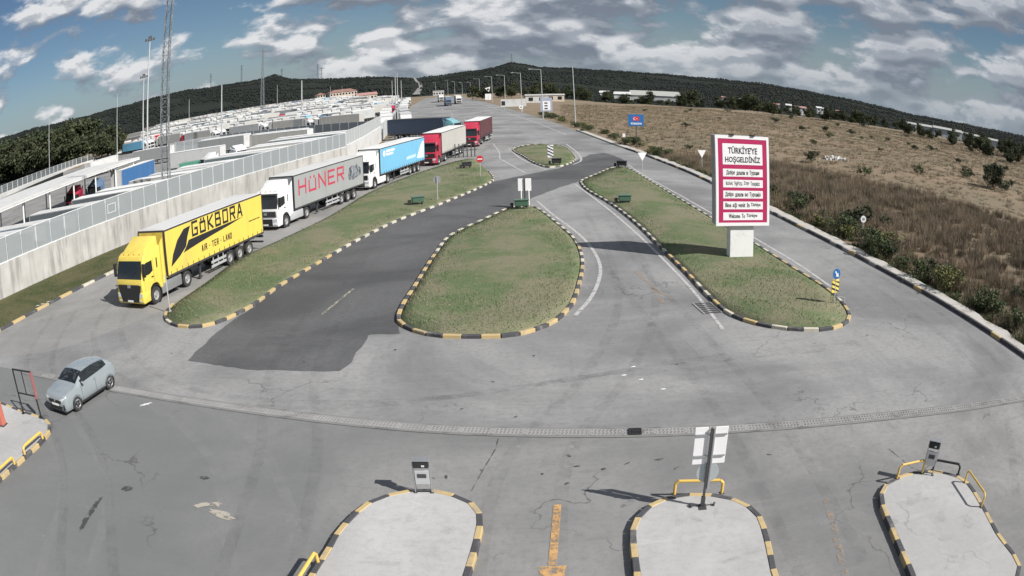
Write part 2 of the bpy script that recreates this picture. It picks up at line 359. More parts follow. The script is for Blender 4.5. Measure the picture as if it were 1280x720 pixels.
def leaf_mat(name, a, b, scale=0.8, rough=0.7, trans=0.0):
    m, nt, bs = newmat(name); P = wpos(nt); f = noise(nt, P, scale, 3, 0.6)
    c = mixc(nt, mrange(nt, f, 0.35, 0.65), a, b); nt.links.new(c, bs.inputs['Base Color'])
    bs.inputs['Roughness'].default_value = rough; bs.inputs['Specular IOR Level'].default_value = 0.2; M[name] = m; return m
leaf_mat('grass_blade', (0.105,0.155,0.07), (0.205,0.2,0.125), 0.35)
leaf_mat('verge_blade', (0.06,0.078,0.03), (0.11,0.105,0.05), 0.5)
leaf_mat('dry_weed', (0.13,0.108,0.077), (0.24,0.188,0.132), 0.32)
leaf_mat('dry_weed_pale', (0.19,0.152,0.10), (0.26,0.2,0.135), 0.5)
leaf_mat('field_tuft', (0.17,0.148,0.096), (0.27,0.21,0.145), 0.12)
leaf_mat('shrub_leaf', (0.035,0.055,0.024), (0.085,0.1,0.045), 1.6)
leaf_mat('shrub_dark', (0.022,0.034,0.018), (0.05,0.06,0.03), 1.6)
leaf_mat('shrub_yellow', (0.07,0.085,0.03), (0.16,0.15,0.06), 1.8)
leaf_mat('tree_dark', (0.026,0.036,0.018), (0.066,0.076,0.038), 0.35)
leaf_mat('tree_mid', (0.026,0.036,0.018), (0.062,0.07,0.034), 0.3)
leaf_mat('forest_leaf', (0.010,0.0145,0.013), (0.02,0.0245,0.02), 0.012)
M['bark'] = pm('bark', (0.1,0.075,0.055), 0.9, var=0.3, scale=6)
M['twig'] = pm('twig', (0.13,0.1,0.07), 0.9, var=0.25, scale=6)

def concrete_wall():
    m, nt, bs = newmat('wall_concrete'); P = wpos(nt)
    a = noise(nt, wpos(nt, (0.8,0.8,0.12)), 1.6, 6, 0.65); b = noise(nt, P, 0.35, 4); f = noise(nt, P, 14, 4)
    c = mixc(nt, mrange(nt, b, 0.35, 0.7), (0.36,0.35,0.33), (0.46,0.45,0.43)); c = mixc(nt, mrange(nt, a, 0.47, 0.68, 0, 0.75), c, (0.215,0.21,0.2))
    rs = noise(nt, wpos(nt, (1.0,1.0,0.05), loc=(3,9,0)), 2.6, 3); c = mixc(nt, mrange(nt, rs, 0.66, 0.76, 0, 0.45), c, (0.27,0.2,0.14))
    nt.links.new(c, bs.inputs['Base Color']); bs.inputs['Roughness'].default_value = 0.9; bump(nt, bs, f, 0.25, 0.01); M['wall_concrete'] = m
concrete_wall()
M['kerb_yellow'] = pm('kerb_yellow', (0.46,0.345,0.17), 0.75, 0, 0.15, 3.0, (0.26,0.235,0.2), 0.85); M['kerb_black'] = pm('kerb_black', (0.06,0.06,0.066), 0.8, 0, 0.25, 3.0, (0.22,0.21,0.195), 0.7)
M['kerb_pale'] = pm('kerb_pale', (0.5,0.465,0.38), 0.8, 0, 0.12, 3.0, (0.27,0.25,0.22), 0.8); paint('kerb_grey', (0.3,0.29,0.28), 0.85, (0.16,0.15,0.14), 0.6)
M['pavement'] = pm('pavement', (0.42,0.4,0.37), 0.9, var=0.12, scale=1.5, dirt=(0.2,0.18,0.15), dirt_amt=0.7, bmp=0.3)
def worn_paint(name, col, lo, hi):
    m, nt, bs = newmat(name); n = noise(nt, wpos(nt), 3.2, 6, 0.75)
    a = mrange(nt, n, lo, hi); nt.links.new(a, bs.inputs['Alpha']); bs.inputs['Base Color'].default_value = (*col, 1); bs.inputs['Roughness'].default_value = 0.8; M[name] = m
worn_paint('line_white', (0.42,0.415,0.41), 0.26, 0.54); worn_paint('line_orange', (0.52,0.31,0.13), 0.34, 0.62)
worn_paint('line_faded', (0.36,0.27,0.19), 0.42, 0.72); worn_paint('line_yellow', (0.42,0.4,0.3), 0.38, 0.62)
def soft_mark(name, col, amax):
    m, nt, bs = newmat(name); n = noise(nt, wpos(nt), 1.4, 6, 0.75); a = mrange(nt, n, 0.35, 0.75, 0, amax); nt.links.new(a, bs.inputs['Alpha']); bs.inputs['Base Color'].default_value = (*col, 1); bs.inputs['Roughness'].default_value = 0.9; M[name] = m
soft_mark('tyre_dark', (0.07,0.07,0.072), 0.15); soft_mark('tyre_pale', (0.42,0.415,0.41), 0.2)
worn_paint('mortar_patch', (0.36,0.33,0.28), 0.36, 0.5); worn_paint('oil_stain', (0.05,0.052,0.05), 0.38, 0.6); worn_paint('white_splash', (0.75,0.75,0.74), 0.4, 0.5)
M['steel'] = pm('steel', (0.42,0.43,0.44), 0.45, 0.7, 0.1, 4); M['galv'] = pm('galv', (0.5,0.51,0.52), 0.5, 0.35, 0.1, 5)
M['dark_steel'] = pm('dark_steel', (0.07,0.07,0.075), 0.55, 0.3, 0.2, 4); M['black'] = pm('black', (0.018,0.018,0.02), 0.55, 0, 0.2, 4)
M['rubber'] = pm('rubber', (0.028,0.028,0.028), 0.85, 0, 0.2, 8, (0.12,0.11,0.1), 0.5); M['rim'] = pm('rim', (0.5,0.5,0.5), 0.4, 0.6, 0.1, 6, (0.15,0.13,0.11), 0.5)
M['alloy'] = pm('alloy', (0.62,0.62,0.63), 0.3, 0.75, 0.05, 6)
def glass(name, col, rough=0.06):
    m, nt, bs = newmat(name); bs.inputs['Base Color'].default_value = (*col, 1); bs.inputs['Roughness'].default_value = rough; bs.inputs['Specular IOR Level'].default_value = 0.7; bs.inputs['Coat Weight'].default_value = 0.4
    M[name] = m
glass('glass', (0.014,0.017,0.018)); glass('lamp_glass', (0.55,0.57,0.6), 0.12); glass('red_lamp', (0.35,0.02,0.02), 0.2); glass('amber_lamp', (0.6,0.25,0.03), 0.2)
M['white'] = pm('white', (0.72,0.72,0.71), 0.5, var=0.04, dirt=(0.4,0.38,0.35), dirt_amt=0.3); M['offwhite'] = pm('offwhite', (0.56,0.56,0.55), 0.6, var=0.07, scale=0.8, dirt=(0.3,0.28,0.25), dirt_amt=0.5)
M['fence_panel'] = pm('fence_panel', (0.30,0.325,0.335), 0.6, 0.15, 0.07, 0.6); M['fence_pale'] = pm('fence_pale', (0.42,0.44,0.44), 0.6, 0.1, 0.07, 0.6)
M['fence_post'] = pm('fence_post', (0.66,0.68,0.69), 0.55, 0.2, 0.08, 2)
paint('magenta', (0.43,0.022,0.105), 0.4, (0.3,0.1,0.15), 0.1); paint('sign_white', (0.8,0.79,0.8), 0.4, (0.5,0.5,0.5), 0.15); M['ink'] = pm('ink', (0.02,0.02,0.024), 0.5)
paint('sign_grey', (0.27,0.275,0.28), 0.5); paint('sign_blue', (0.02,0.12,0.33), 0.4, (0.1,0.15,0.3), 0.1); paint('sign_red', (0.55,0.03,0.04), 0.4); paint('sign_yellow', (0.75,0.6,0.12), 0.45)
paint('box_green', (0.05,0.11,0.075), 0.5); paint('rust_red', (0.45,0.13,0.09), 0.6); paint('guard_yellow', (0.66,0.43,0.1), 0.45, (0.2,0.15,0.1), 0.3)
paint('pink_board', (0.26,0.1,0.1), 0.6)

# ================================================================== SETTING: terrain, roads, islands
RIDGE = [(-180,1.6),(-60,1.9),(-43.3,1.97),(-39.8,1.98),(-36.5,1.84),(-33.2,1.82),(-28.7,1.95),(-25.1,2.05),(-21,1.92),(-18.6,1.95),(-17.4,2.12),(-16.2,1.62),(-13.8,1.25),(-8.9,0.86),(-6.5,0.52),(-4.2,0.66),(-1.8,0.9),(-.6,1.16),(0.5,1.42),(1.5,1.2),(2.6,.98),(4.85,0.92),(7.6,0.78),(11.2,0.64),(14.8,0.52),(20,0.43),(24,0.15),(28.2,-0.1),(32.7,-0.44),(37.5,-0.42),(40.8,-0.38),(44.3,-0.28),(60,0.2),(180,1.6)]
RA = np.array([a for a,_ in RIDGE]); RE = np.array([e for _,e in RIDGE])
def sm(t): t = np.clip(t, 0, 1); return t*t*(3-2*t)
def zt(x, y):
    x = np.asarray(x, float); y = np.asarray(y, float); r = np.hypot(x, y) + 1e-6; az = np.degrees(np.arctan2(x, y))
    Dr = np.interp(az, [-180,-45,-18,-6,0,10,25,45,180], [2200,2200,2600,3000,2600,2100,1700,1500,2200])
    wob = 0.05*np.sin(az*1.7)+0.035*np.sin(az*4.3+1)+0.02*np.sin(az*9.1)
    zr = H + Dr*np.tan(np.radians(np.interp(az, RA, RE)-0.11+wob*0.4))
    yard = 4.0*sm((-x-34-0.06*y)/70)*sm((r-170)/380)
    drop = -9.0*sm((r-270)/330)*sm((az-2)/8)*sm((170-az)/60)
    base = yard + drop - 0.05
    t = np.clip((r-680)/(Dr-680), 0, None)
    rise = np.where(t <= 1, sm(t)*0.75+0.25*np.clip(t,0,1)**2, 1.0)
    z = base + (zr-base)*np.where(r > 680, rise, 0) - np.where(r > Dr, (r-Dr)*0.06, 0)
    und = (np.sin(x*0.11+1)*np.cos(y*0.07)+0.5*np.sin(x*0.31+y*0.23))*0.28*sm((x-26)/14)*sm((r-20)/30)
    hills = sm((r-900)/600)*(np.sin(x*0.006+y*0.004)*4+np.sin(x*0.013-y*0.009)*2.5)*np.where(r < Dr, sm((Dr-r)/500), 0)
    return z + und + hills
def ztf(x, y): return float(zt(x, y))
az_f = np.concatenate([np.arange(-180,-60,6.0), np.arange(-60,60,0.6), np.arange(60,180,6.0)])
rr = np.concatenate([np.arange(3,60,4.0), np.geomspace(60,6500,110)])
A_, R_ = np.meshgrid(np.radians(az_f), rr); X_ = np.sin(A_)*R_; Y_ = np.cos(A_)*R_; Z_ = zt(X_, Y_)
na, nr = len(az_f), len(rr)
VV = np.concatenate([np.stack([X_.ravel(), Y_.ravel(), Z_.ravel()], 1), [[0,0,-0.05]]])
ii, jj = np.meshgrid(np.arange(nr-1), np.arange(na), indexing='ij'); j2 = (jj+1) % na
FF = np.stack([ii*na+jj, (ii+1)*na+jj, (ii+1)*na+j2, ii*na+j2], -1).reshape(-1,4)[:, ::-1]
cen = VV[FF].mean(1); cx_, cy_ = cen[:,0], cen[:,1]; cr_ = np.hypot(cx_, cy_); ca_ = np.degrees(np.arctan2(cx_, cy_))
mi = np.zeros(len(FF), int)                                                   # 0 field
wallx = -38.9+0.277*(cy_-39.6)
mi[(cx_ < np.where(cy_ < 103, wallx, -21-0.11*(cy_-103))) & (cx_ > -330) & (cr_ < 640) & ((ca_ > -36.5) | (cr_ < 215)) & (cx_ > -138-.14*(cy_-118))] = 1
mi[(ca_ < -36.5) & (cr_ > 215)] = 2; mi[(cr_ > 640)] = 2
mi[(cr_ > 400) & (ca_ > 2)] = 2
gmesh = npmesh('ground', VV, np.concatenate([FF]), [M['dry_field'], M['yard_concrete'], M['forest_floor']], mi, True)
ground = tag(link('ground', gmesh), kind='structure')

def sheet(name, pts, z, mat, kind='structure', parent=None):
    o = MB().add([(p[0], p[1], z) for p in pts], [tuple(range(len(pts)))]).build(name, mat, parent)
    if o.data.polygons[0].normal.z < 0: o.data.flip_normals()
    if kind: o['kind'] = kind
    return o
KERB_R = [(24.4,-25),(24.2,5),(24.0,23.0),(23.6,31.4),(23.0,38),(22.4,44.8),(21.8,52),(21.3,59.5),(20.9,68),(20.5,76),(20.0,84.5),(19.2,93),(17.75,106.3),(16.3,117.4),(13.2,151.5),(10.2,185),(1.9,260.7),(-12.8,389),(-35.1,554)]
KR = crspline(KERB_R, False, 2.0)
LEFT = [(-45,-25),(-41,-5),(-35.4,18),(-32.39,32.05),(-31.0,38.9),(-29.7,45),(-27.0,56),(-22.5,74),(-19.4,88),(-18.2,100),(-18.5,120),(-22,150),(-30,220),(-43,350),(-57,556)]
LF = crspline(LEFT, False, 3.0)
DRAIN = [(-24.5,25.75),(-16.34,24.5),(-9.1,23.3),(-5.18,22.6),(-2.5,22.13),(0.83,21.68),(3.57,21.31),(8.01,20.77),(12.42,20.2),(15.74,19.7),(20.58,19.07),(24.1,18.6)]
DR = resample(crspline(DRAIN, False, 1.0), 1.0, False)
leftcross = [p for p in LF if p.y < 26.6]; 
road_poly = [p for p in DR[::-1]] + [Vector((-33.9,26.6))] + [p for p in LF if p.y > 26.6] + [p for p in KR[::-1] if p.y > 18.7]
sheet('road', road_poly, 0.0, M['road_asphalt'])
plaza_poly = [p for p in DR] + [p for p in KR[::-1] if p.y < 18.5] + leftcross + [Vector((-33.9,26.6))]
sheet('plaza', plaza_poly, -0.003, M['plaza_concrete'])
# truck lane along the wall, paler concrete
lane = [(-33.3,28),(-24.6,28.6),(-20.0,34.5),(-19.0,37.0),(-18.77,41.2),(-18.4,48.5),(-17.8,50.6),(-15.2,61.4),(-13.8,74.9),(-9.7,91.1),(-5.2,102.7),(-3.2,120),(-5.2,160),(-12,160),(-22,150),(-18.9,120),(-18.5,100),(-19.6,88),(-22.7,74),(-27.2,56),(-29.9,45),(-31.2,38.9),(-32.6,32)]
sheet('truck_lane', crspline(lane, True, 1.5), 0.004, M['lane_concrete'])
# newer dark surfacing crossing the islands
dark = [(-14.18,28.31),(-12,27.6),(-9.93,27.28),(-6.6,27.27),(-6.28,28.96),(-6.2,31.56),(-4.7,31.62),(-5.1,33.4),(-5.2,36.4),(-5.06,38.8),(-4.5,46.5),(-4.07,52.5),(-2.15,56.8),(0.0,62.7),(1.8,66.8),(5.0,73.6),(7.0,77.2),(9.3,82.5),(11.7,88.1),(13.6,92.3),(14.4,97.0),(13.9,102.5),(13.06,106.1),(11.0,104),(8.6,97.2),(5.83,88.75),(2.52,84.13),(-1.6,78.4),(-5.45,66.0),(-8.6,57.9),(-10.5,51.1),(-11.9,44.8),(-13.0,39.6),(-13.3,36.4),(-13.9,33.5),(-14.1,31)]
dk = resample([Vector(p) for p in dark], 0.35, True); dk = [p+Vector((random.uniform(-.05,.05)+.05*math.sin(p.y*2.3),random.uniform(-.05,.05)+.05*math.sin(p.x*1.9))) for p in dk]
sheet('dark_road_surface', dk, 0.008, M['dark_asphalt'])

# kerb stones -------------------------------------------------------
KM = {}
def kerb_mesh(matname, w=0.2, h=0.15, bev=0.018):
    k = (matname, w, h)
    if k not in KM: KM[k] = MB().box(-0.492,0.492,-w/2,w/2,-0.04,h).mesh('kerb_stone', M[matname], None, bev, 1)
    return KM[k]
def kerb_run(parent, pts, closed, mats, w=0.2, h=0.15, z=0.0, step=1.0, limit=None):
    P = resample(pts, step, closed); n = len(P) if closed else len(P)-1
    for i in range(n):
        a, b = P[i], P[(i+1) % len(P)]; d = b-a; c = (a+b)/2
        mn = mats(i, c) if callable(mats) else mats[i % len(mats)]
        link('kerb_stone', kerb_mesh(mn, w, h), parent, (c.x, c.y, z+random.uniform(-.006,.006)), math.atan2(d.y, d.x)+random.uniform(-.012,.012), (d.length*random.uniform(0.985,1.0),1,1))
LAWNS = []
def grass_island(pts, kerb_pts=None, mats=None, name='grass_island', closed=True, lawn='lawn', dome=0.12):
    out = ccw(crspline(pts, True, 0.6)); out = resample(out, 0.5, True)
    inner = offset_poly(out, 0.19); c = sum(inner, Vector((0,0)))/len(inner)
    mb = MB(); rings = []
    for k, (t, z) in enumerate(((0,0.09),(0.12,0.12),(0.35,0.13+dome*.5),(0.7,0.13+dome))):
        b = len(mb.v); mb.v += [(*(p.lerp(c, t)), z) for p in inner]; rings.append(b)
    n = len(inner)
    for a, b in zip(rings[:-1], rings[1:]):
        for i in range(n): mb.f.append((a+i, a+(i+1) % n, b+(i+1) % n, b+i)); mb.m.append(0)
    mb.v.append((c.x, c.y, 0.15+dome)); ci = len(mb.v)-1
    for i in range(n): mb.f.append((rings[-1]+i, rings[-1]+(i+1) % n, ci)); mb.m.append(0)
    b = len(mb.v); mb.v += [(p.x, p.y, -0.04) for p in inner]
    for i in range(n): mb.f.append((b+i, b+(i+1) % n, rings[0]+(i+1) % n, rings[0]+i)); mb.m.append(0)
    o = mb.build(name, M[lawn]); tag(o, kind='structure')
    o.data.polygons.foreach_set('use_smooth', [True]*len(o.data.polygons))
    if kerb_pts is None: kerb_run(o, offset_poly(out, 0.09), True, mats, step=0.8)
    else: kerb_run(o, crspline(kerb_pts, False, 0.5), False, mats, step=0.8)
    LAWNS.append(([(p.x, p.y) for p in offset_poly(out, 0.3)], c, dome)); return o
def bw(near_y):
    def f(i, c):
        if i % 2: return 'kerb_black'
        return 'kerb_yellow' if (c.y < near_y and random.random() < 0.85) else 'kerb_pale'  # far stones get the pale tone: sun glare put into their colour
    return f
IA = [(-18.6,34.7),(-17.3,33.2),(-16.5,32.8),(-15.69,32.76),(-14.89,33.0),(-14.3,33.63),(-13.91,34.55),(-13.3,36.47),(-12.9,39.71),(-11.77,44.88),(-10.39,51.24),(-8.52,58.04),(-5.35,66.13),(-1.55,78.5),(-1.5,82),(-2.04,86.53),(-3.1,94),(-4.3,100.5),(-5.3,101.2),(-9.58,91.09),(-13.67,74.87),(-15.1,61.44),(-17.7,50.52),(-18.35,48.45),(-18.7,41.17),(-19.0,36.91)]
IB = [(-5.14,33.25),(-4.49,32.07),(-3.29,31.03),(-2.48,30.87),(-0.91,30.73),(-0.06,30.75),(0.6,31.2),(1.28,31.75),(2.03,32.9),(2.46,34.04),(2.8,35.01),(3.3,37.59),(4.0,42.45),(4.2,46.08),(4.1,49.58),(3.54,53.72),(1.9,62.2),(1.1,63.0),(0.2,62.4),(-2.15,56.81),(-4.0,52.0),(-4.6,46.49),(-5.06,38.75),(-5.25,35.8)]
IC = [(11.71,88.02),(9.2,82.3),(7.1,77.2),(6.9,75.2),(7.0,71.14),(8.2,62.45),(8.9,53.19),(9.15,44.94),(9.35,39.73),(9.4,36.83),(9.5,34.67),(9.7,32.7),(10.2,31.5),(11.0,30.5),(11.9,29.9),(13.97,29.42),(15.4,30.1),(16.2,31.25),(16.75,34.0),(16.8,36),(16.4,40.32),(15.95,46.79),(15.2,56.78),(14.5,68.92),(13.95,80.5),(13.5,87.2),(12.6,88.9)]
ID = [(0.88,114.25),(2.0,102.1),(3.3,93.15),(4.66,88.9),(6.11,90.09),(8.2,95.95),(8.7,104.04),(7.6,117.4),(4.35,120.1)]
A = grass_island(IA, [(-19.0,37.0),(-18.7,35.2),(-18.3,34.3),(-17.3,33.3),(-16.5,32.87),(-15.69,32.84),(-14.95,33.06),(-14.4,33.7),(-14.0,34.6),(-13.4,36.5),(-13.0,39.71),(-11.87,44.9),(-10.48,51.27),(-8.6,58.08),(-5.43,66.16),(-1.65,78.5),(-1.6,82),(-2.12,86.53)], bw(47))
B = grass_island(IB, None, bw(47)); C = grass_island(IC, None, bw(45)); D = grass_island(ID, None, bw(0))

# planted strip below the wall, with its painted kerb
vk = [(-36.0,16),(-34.1,25),(-32.39,32.05),(-31.05,38.9),(-29.75,45),(-27.1,56),(-22.6,74),(-20.2,86)]
vw = [(-22.7,94.5),(-25.7,86),(-28.9,75),(-33.9,57),(-38.4,40.6),(-42.6,25.4),(-45,16)]
verge = sheet('grass_verge', crspline(vk, False, 2.0) + [Vector(p) for p in vw], 0.12, M['verge_lawn'])
kerb_run(verge, crspline([(p[0]+0.03,p[1]) for p in vk], False, 0.5), False, lambda i, c: ('kerb_black' if i % 2 else ('kerb_yellow' if c.y < 42 else 'kerb_pale')) , 0.34, 0.16, 0, 1.5)
LAWNS.append(([(p[0]-0.4,p[1]) for p in vk]+[(p[0]+.3,p[1]) for p in vw], Vector((-32,45)), 0))

# right-hand pavement strip and kerb
KRN = [p for p in crspline(KERB_R[:15], False, 1.0) if p.y > 12]
pav = [p for p in KRN] + [Vector((p.x+1.05+0.16*math.sin(p.y*1.7)+0.12*math.sin(p.y*4.1), p.y)) for p in KRN[::-1]]
pv = MB().prism([(p.x+0.1, p.y) for p in pav], -0.03, 0.17).build('pavement', M['pavement']); tag(pv, kind='structure')
kerb_run(pv, [p+Vector((0.05,0)) for p in KRN if p.y < 112], False, lambda i, c: 'kerb_yellow' if (i % 9 == 4) else ('kerb_black' if random.random() < .82 else 'kerb_grey'), 0.22, 0.2)

# painted markings ---------------------------------------------------
def stripe(pts, w, mat, z=0.012, spl=True):
    P = crspline(pts, False, 0.6) if spl else [Vector(p) for p in pts]; n = len(P); vs = []; 
    for i, p in enumerate(P):
        t = (P[min(i+1,n-1)]-P[max(i-1,0)]).normalized(); nv = Vector((-t.y, t.x))*w/2
        vs += [(p.x+nv.x, p.y+nv.y, z), (p.x-nv.x, p.y-nv.y, z)]
    o = MB().add(vs, [(2*i,2*i+1,2*i+3,2*i+2) for i in range(n-1)]).build('road_marking', M[mat])
    if o.data.polygons[0].normal.z < 0: o.data.flip_normals()
    return tag(o, kind='structure')
stripe([(2.3,65.4),(3.2,58.9),(4.6,50.4),(4.95,44.8),(4.75,41.1),(3.75,36.3),(2.75,33.5)], 0.2, 'line_white')
stripe([(6.35,75.0),(7.8,59.4),(8.55,48.0),(8.8,42.4),(9.0,36.2),(8.95,30.6)], 0.18, 'line_white')
stripe([(17.3,36.5),(17.1,42),(16.7,47),(15.8,58.8),(15.3,66.2),(14.3,82),(14.1,91.5)], 0.2, 'line_white')
stripe([(0.2,115),(1.4,102),(2.8,93),(4.2,87.6)], 0.22, 'line_white'); stripe([(9.0,120),(9.4,104),(8.8,95.5),(7.6,92)], 0.25, 'line_white')
stripe([(-1.0,100),(-1.2,110),(-2.2,124)], 0.18, 'line_white')
stripe([(-1,100.5),(0.9,90),(1.8,85)], 0.2, 'line_white')
stripe([(-8.3,39.2),(-9.05,34.7)], 0.14, 'line_yellow', 0.014)
stripe([(0.99,17.2),(0.86,15.8),(0.72,14.3)], 0.2, 'line_orange'); sheet('road_marking', [(0.35,14.25),(1.05,14.25),(0.98,14.0),(0.95,13.2),(0.45,13.2),(0.42,14.0)], 0.013, M['line_orange'])
stripe([(8.35,15.7),(8.0,13.9),(7.55,11.6)], 0.2, 'line_faded'); stripe([(6.7,41),(7.05,37.0),(6.98,34.75)], 0.3, 'line_faded'); stripe([(7.0,37.6),(7.7,35.2)], 0.22, 'line_faded')
for k in range(5): stripe([(-2.5-7.4*k*0.9, 140+46*k),(-4.2-7.4*k*0.9, 160+46*k)], 0.25, 'line_white')
stripe([(10.5,140),(7.2,175),(-1,250),(-16,385)], 0.25, 'line_white')
TY = [([(17.9,52),(18.6,40),(17.5,31),(13,26),(5,24),(-4,24.5)],'tyre_pale'),([(19.2,60),(20,44),(19.6,33),(16,27),(9,24)],'tyre_pale'),([(6.8,60),(6.6,44),(5.6,34),(3.2,26),(0.6,20),(-.2,12)],'tyre_dark'),([(6.0,56),(6.2,42),(7,30),(7.6,21),(7.4,12)],'tyre_dark'),
      ([(-26,42),(-23,33),(-17,26.5),(-9,20),(-5.8,13)],'tyre_pale'),([(-25,45),(-21.5,32),(-14,25),(-6,24),(6,27),(14,27.5)],'tyre_dark'),([(-9,36),(-8.6,27),(-7,20),(-6.2,12)],'tyre_dark'),([(20.5,44),(21.4,30),(20,20),(16,13)],'tyre_dark'),([(-28,36),(-24,27),(-15,18),(-11,11)],'tyre_dark'),([(-27,33),(-21.5,24),(-14,16.5),(-12,11)],'tyre_pale'),([(14,27.5),(8,26),(1.2,24.6),(-8,25.5),(-16,28)],'tyre_pale')]
for n_, (pts, mt) in enumerate(TY):
    for s in (-.95,.95): stripe([(x+s, y+.3*s) for x, y in pts], .4, mt, .0095+.0003*n_+(.00015 if s > 0 else 0))
# patches, stains and splashes with shapes of their own
def blot(c, rx, ry, mat, rz=0.0, z=0.014, n=18, name='stain'):
    pts = []
    for i in range(n):
        t = 2*math.pi*i/n; k = random.uniform(0.6,1.1); x, y = rx*k*math.cos(t), ry*k*math.sin(t)
        pts.append((c[0]+x*math.cos(rz)-y*math.sin(rz), c[1]+x*math.sin(rz)+y*math.cos(rz)))
    return sheet(name, pts, z, M[mat])
blot((-8.15,16.0), 0.55, 0.22, 'mortar_patch', -0.4); blot((-8.9,16.35), 0.35, 0.14, 'mortar_patch', 0.5); blot((-8.5,16.5), 0.22, 0.2, 'mortar_patch')
blot((-12.7,14.6), 0.14, 1.3, 'oil_stain', 0.06); blot((-12.0,16.6), 0.28, 0.2, 'oil_stain'); blot((-9.4,18.0),0.2,0.12,'oil_stain')
for c in ((3.9,26.1),(4.45,25.6),(4.35,26.9),(5.1,24.6)): blot(c, 0.12, 0.06, 'white_splash', 0.2)
blot((-14.2,23.2), 0.34, 0.12, 'white_splash', 0.7)
for i in range(14): blot((random.uniform(-3,8), random.uniform(18.3,19.6)), random.uniform(.05,.16), random.uniform(.03,.07), 'oil_stain', random.uniform(0,3))
for i in range(14): blot((random.uniform(-16,18), random.uniform(14,30)), random.uniform(.04,.12), random.uniform(.03,.07), 'oil_stain', random.uniform(0,3))
stripe([(-1.25,18.1),(-0.95,19.4),(-0.62,20.7),(-0.55,21.4)], 0.025, 'oil_stain', 0.013); stripe([(13.2,16.6),(12.2,15.9),(11.7,17.8)], 0.03, 'oil_stain', 0.013)
stripe([(1.0,22.6),(1.2,24.2),(2.0,26.0),(2.1,28.5)], 0.06, 'tyre_dark', 0.013); stripe([(7.0,25.5),(7.1,27.6),(6.9,29.5)], 0.06, 'tyre_dark', 0.013)

for i, (x, y) in enumerate(((-31.6,37.6),(-31.9,37.2),(-31.3,38.1))): blot((x,y), .22, .12, 'white_splash', .5, .175, 9, 'litter')
# drain channel: concrete bed and slotted gratings
dv = []
for s in (0.34, -0.34):
    row = []
    for i, p in enumerate(DR):
        t = (DR[min(i+1,len(DR)-1)]-DR[max(i-1,0)]).normalized(); row.append(p + Vector((-t.y,t.x))*s)
    dv.append(row)
M['drain_bed'] = pm('drain_bed', (0.185,0.183,0.18), 0.9, var=0.2, scale=2, dirt=(0.07,0.07,0.07), dirt_amt=0.8)
bed = sheet('drain_channel', dv[0]+dv[1][::-1], 0.016, M['drain_bed'])
M['grate'] = pm('grate', (0.3,0.297,0.292), 0.7, 0.1, 0.25, 1.2, (0.15,0.145,0.14), 0.9)
gm = MB(); gm.box(-.48,.48,-.21,-.17,0,.022); gm.box(-.48,.48,.17,.21,0,.022); gm.box(-.48,.48,-.02,.02,0,.022)
for s in (-1,1):
    gm.box(s*.48-.02,s*.48+.02,-.17,-.02,0,.022); gm.box(s*.48-.02,s*.48+.02,.02,.17,0,.022)
    for k in range(8):
        x = -.42+k*.12; y0, y1 = (.02,.17) if s > 0 else (-.17,-.02)
        gm.hexa([(x-.05,y0,0),(x,y0,0),(x+.05,y1,0),(x,y1,0),(x-.05,y0,.018),(x,y0,.018),(x+.05,y1,.018),(x,y1,.018)])
gme = gm.mesh('drain_grate', M['grate']); gmd = gme.copy(); gmd.materials.clear(); gmd.materials.append(M['black'])
for i in range(len(DR)-1):
    a, b = DR[i], DR[i+1]; c = (a+b)/2; d = b-a
    dk = False
    if c.x < -15 and random.random() < .5: continue
    link('drain_grate', gmd if dk else gme, bed, (c.x,c.y,0.012 if random.random() < .8 else 0.004), math.atan2(d.y,d.x), (d.length,1,1))

link('drain_grate', gmd, bed, (3.6,21.31,0.036), -.12, (.42,1.05,1))
# concrete lane islands in front ------------------------------------
def concrete_island(pts, runs=None, mats=('kerb_yellow','kerb_black'), step=0.62):
    P = ccw(resample(crspline(pts, True, 0.3), 0.25, True)); inn = offset_poly(P, 0.17)
    o = MB().prism([(p.x,p.y) for p in inn], -0.03, 0.15).build('concrete_island', M['island_concrete']); tag(o, kind='structure')
    kerb_run(o, offset_poly(P, 0.08), True, lambda i, c: mats[i % 2], 0.17, 0.165, 0, step)
    return o
E1 = concrete_island([(-4.95,10.0),(-4.9,13.48),(-4.72,14.5),(-4.6,15.49),(-4.37,16.26),(-4.0,17.16),(-3.33,17.75),(-2.8,17.96),(-2.19,17.95),(-1.48,17.55),(-1.06,17.1),(-0.9,16.51),(-0.93,15.6),(-1.05,14.5),(-1.25,12.9),(-1.4,10.0)])
E2 = concrete_island([(2.4,10),(2.5,13.42),(2.7,15.64),(3.0,16.27),(3.41,16.72),(3.76,16.92),(4.5,16.98),(5.3,16.7),(5.85,16.15),(6.15,15.4),(6.11,14.55),(5.85,12.6),(5.5,10)])
E3 = concrete_island([(9.1,8.5),(9.3,11.24),(9.62,13.57),(9.85,14.8),(10.21,15.4),(10.88,15.77),(12.2,15.75),(13.0,15.2),(13.45,14.5),(13.3,12.9),(13.0,11.2),(12.7,9.0)])
E0 = concrete_island([(-18.3,11.5),(-18.0,15.11),(-17.8,16.94),(-17.68,18.44),(-17.85,19.72),(-18.6,20.45),(-20.6,20.85),(-23.1,21.4),(-27,21.8),(-28,12)])

for cx_, cy_, n_ in ((-2.9,15.6,6),(4.3,14.9,7),(11.4,13.2,7)):
    for i in range(n_): blot((cx_+random.uniform(-1.3,1.3), cy_+random.uniform(-1.6,1.6)), random.uniform(.12,.5), random.uniform(.08,.3), 'tyre_dark', random.uniform(0,3), .153+.0005*i)
stripe([(-4.6,13.55),(-1.3,13.3)], .04, 'tyre_dark', .157, False)

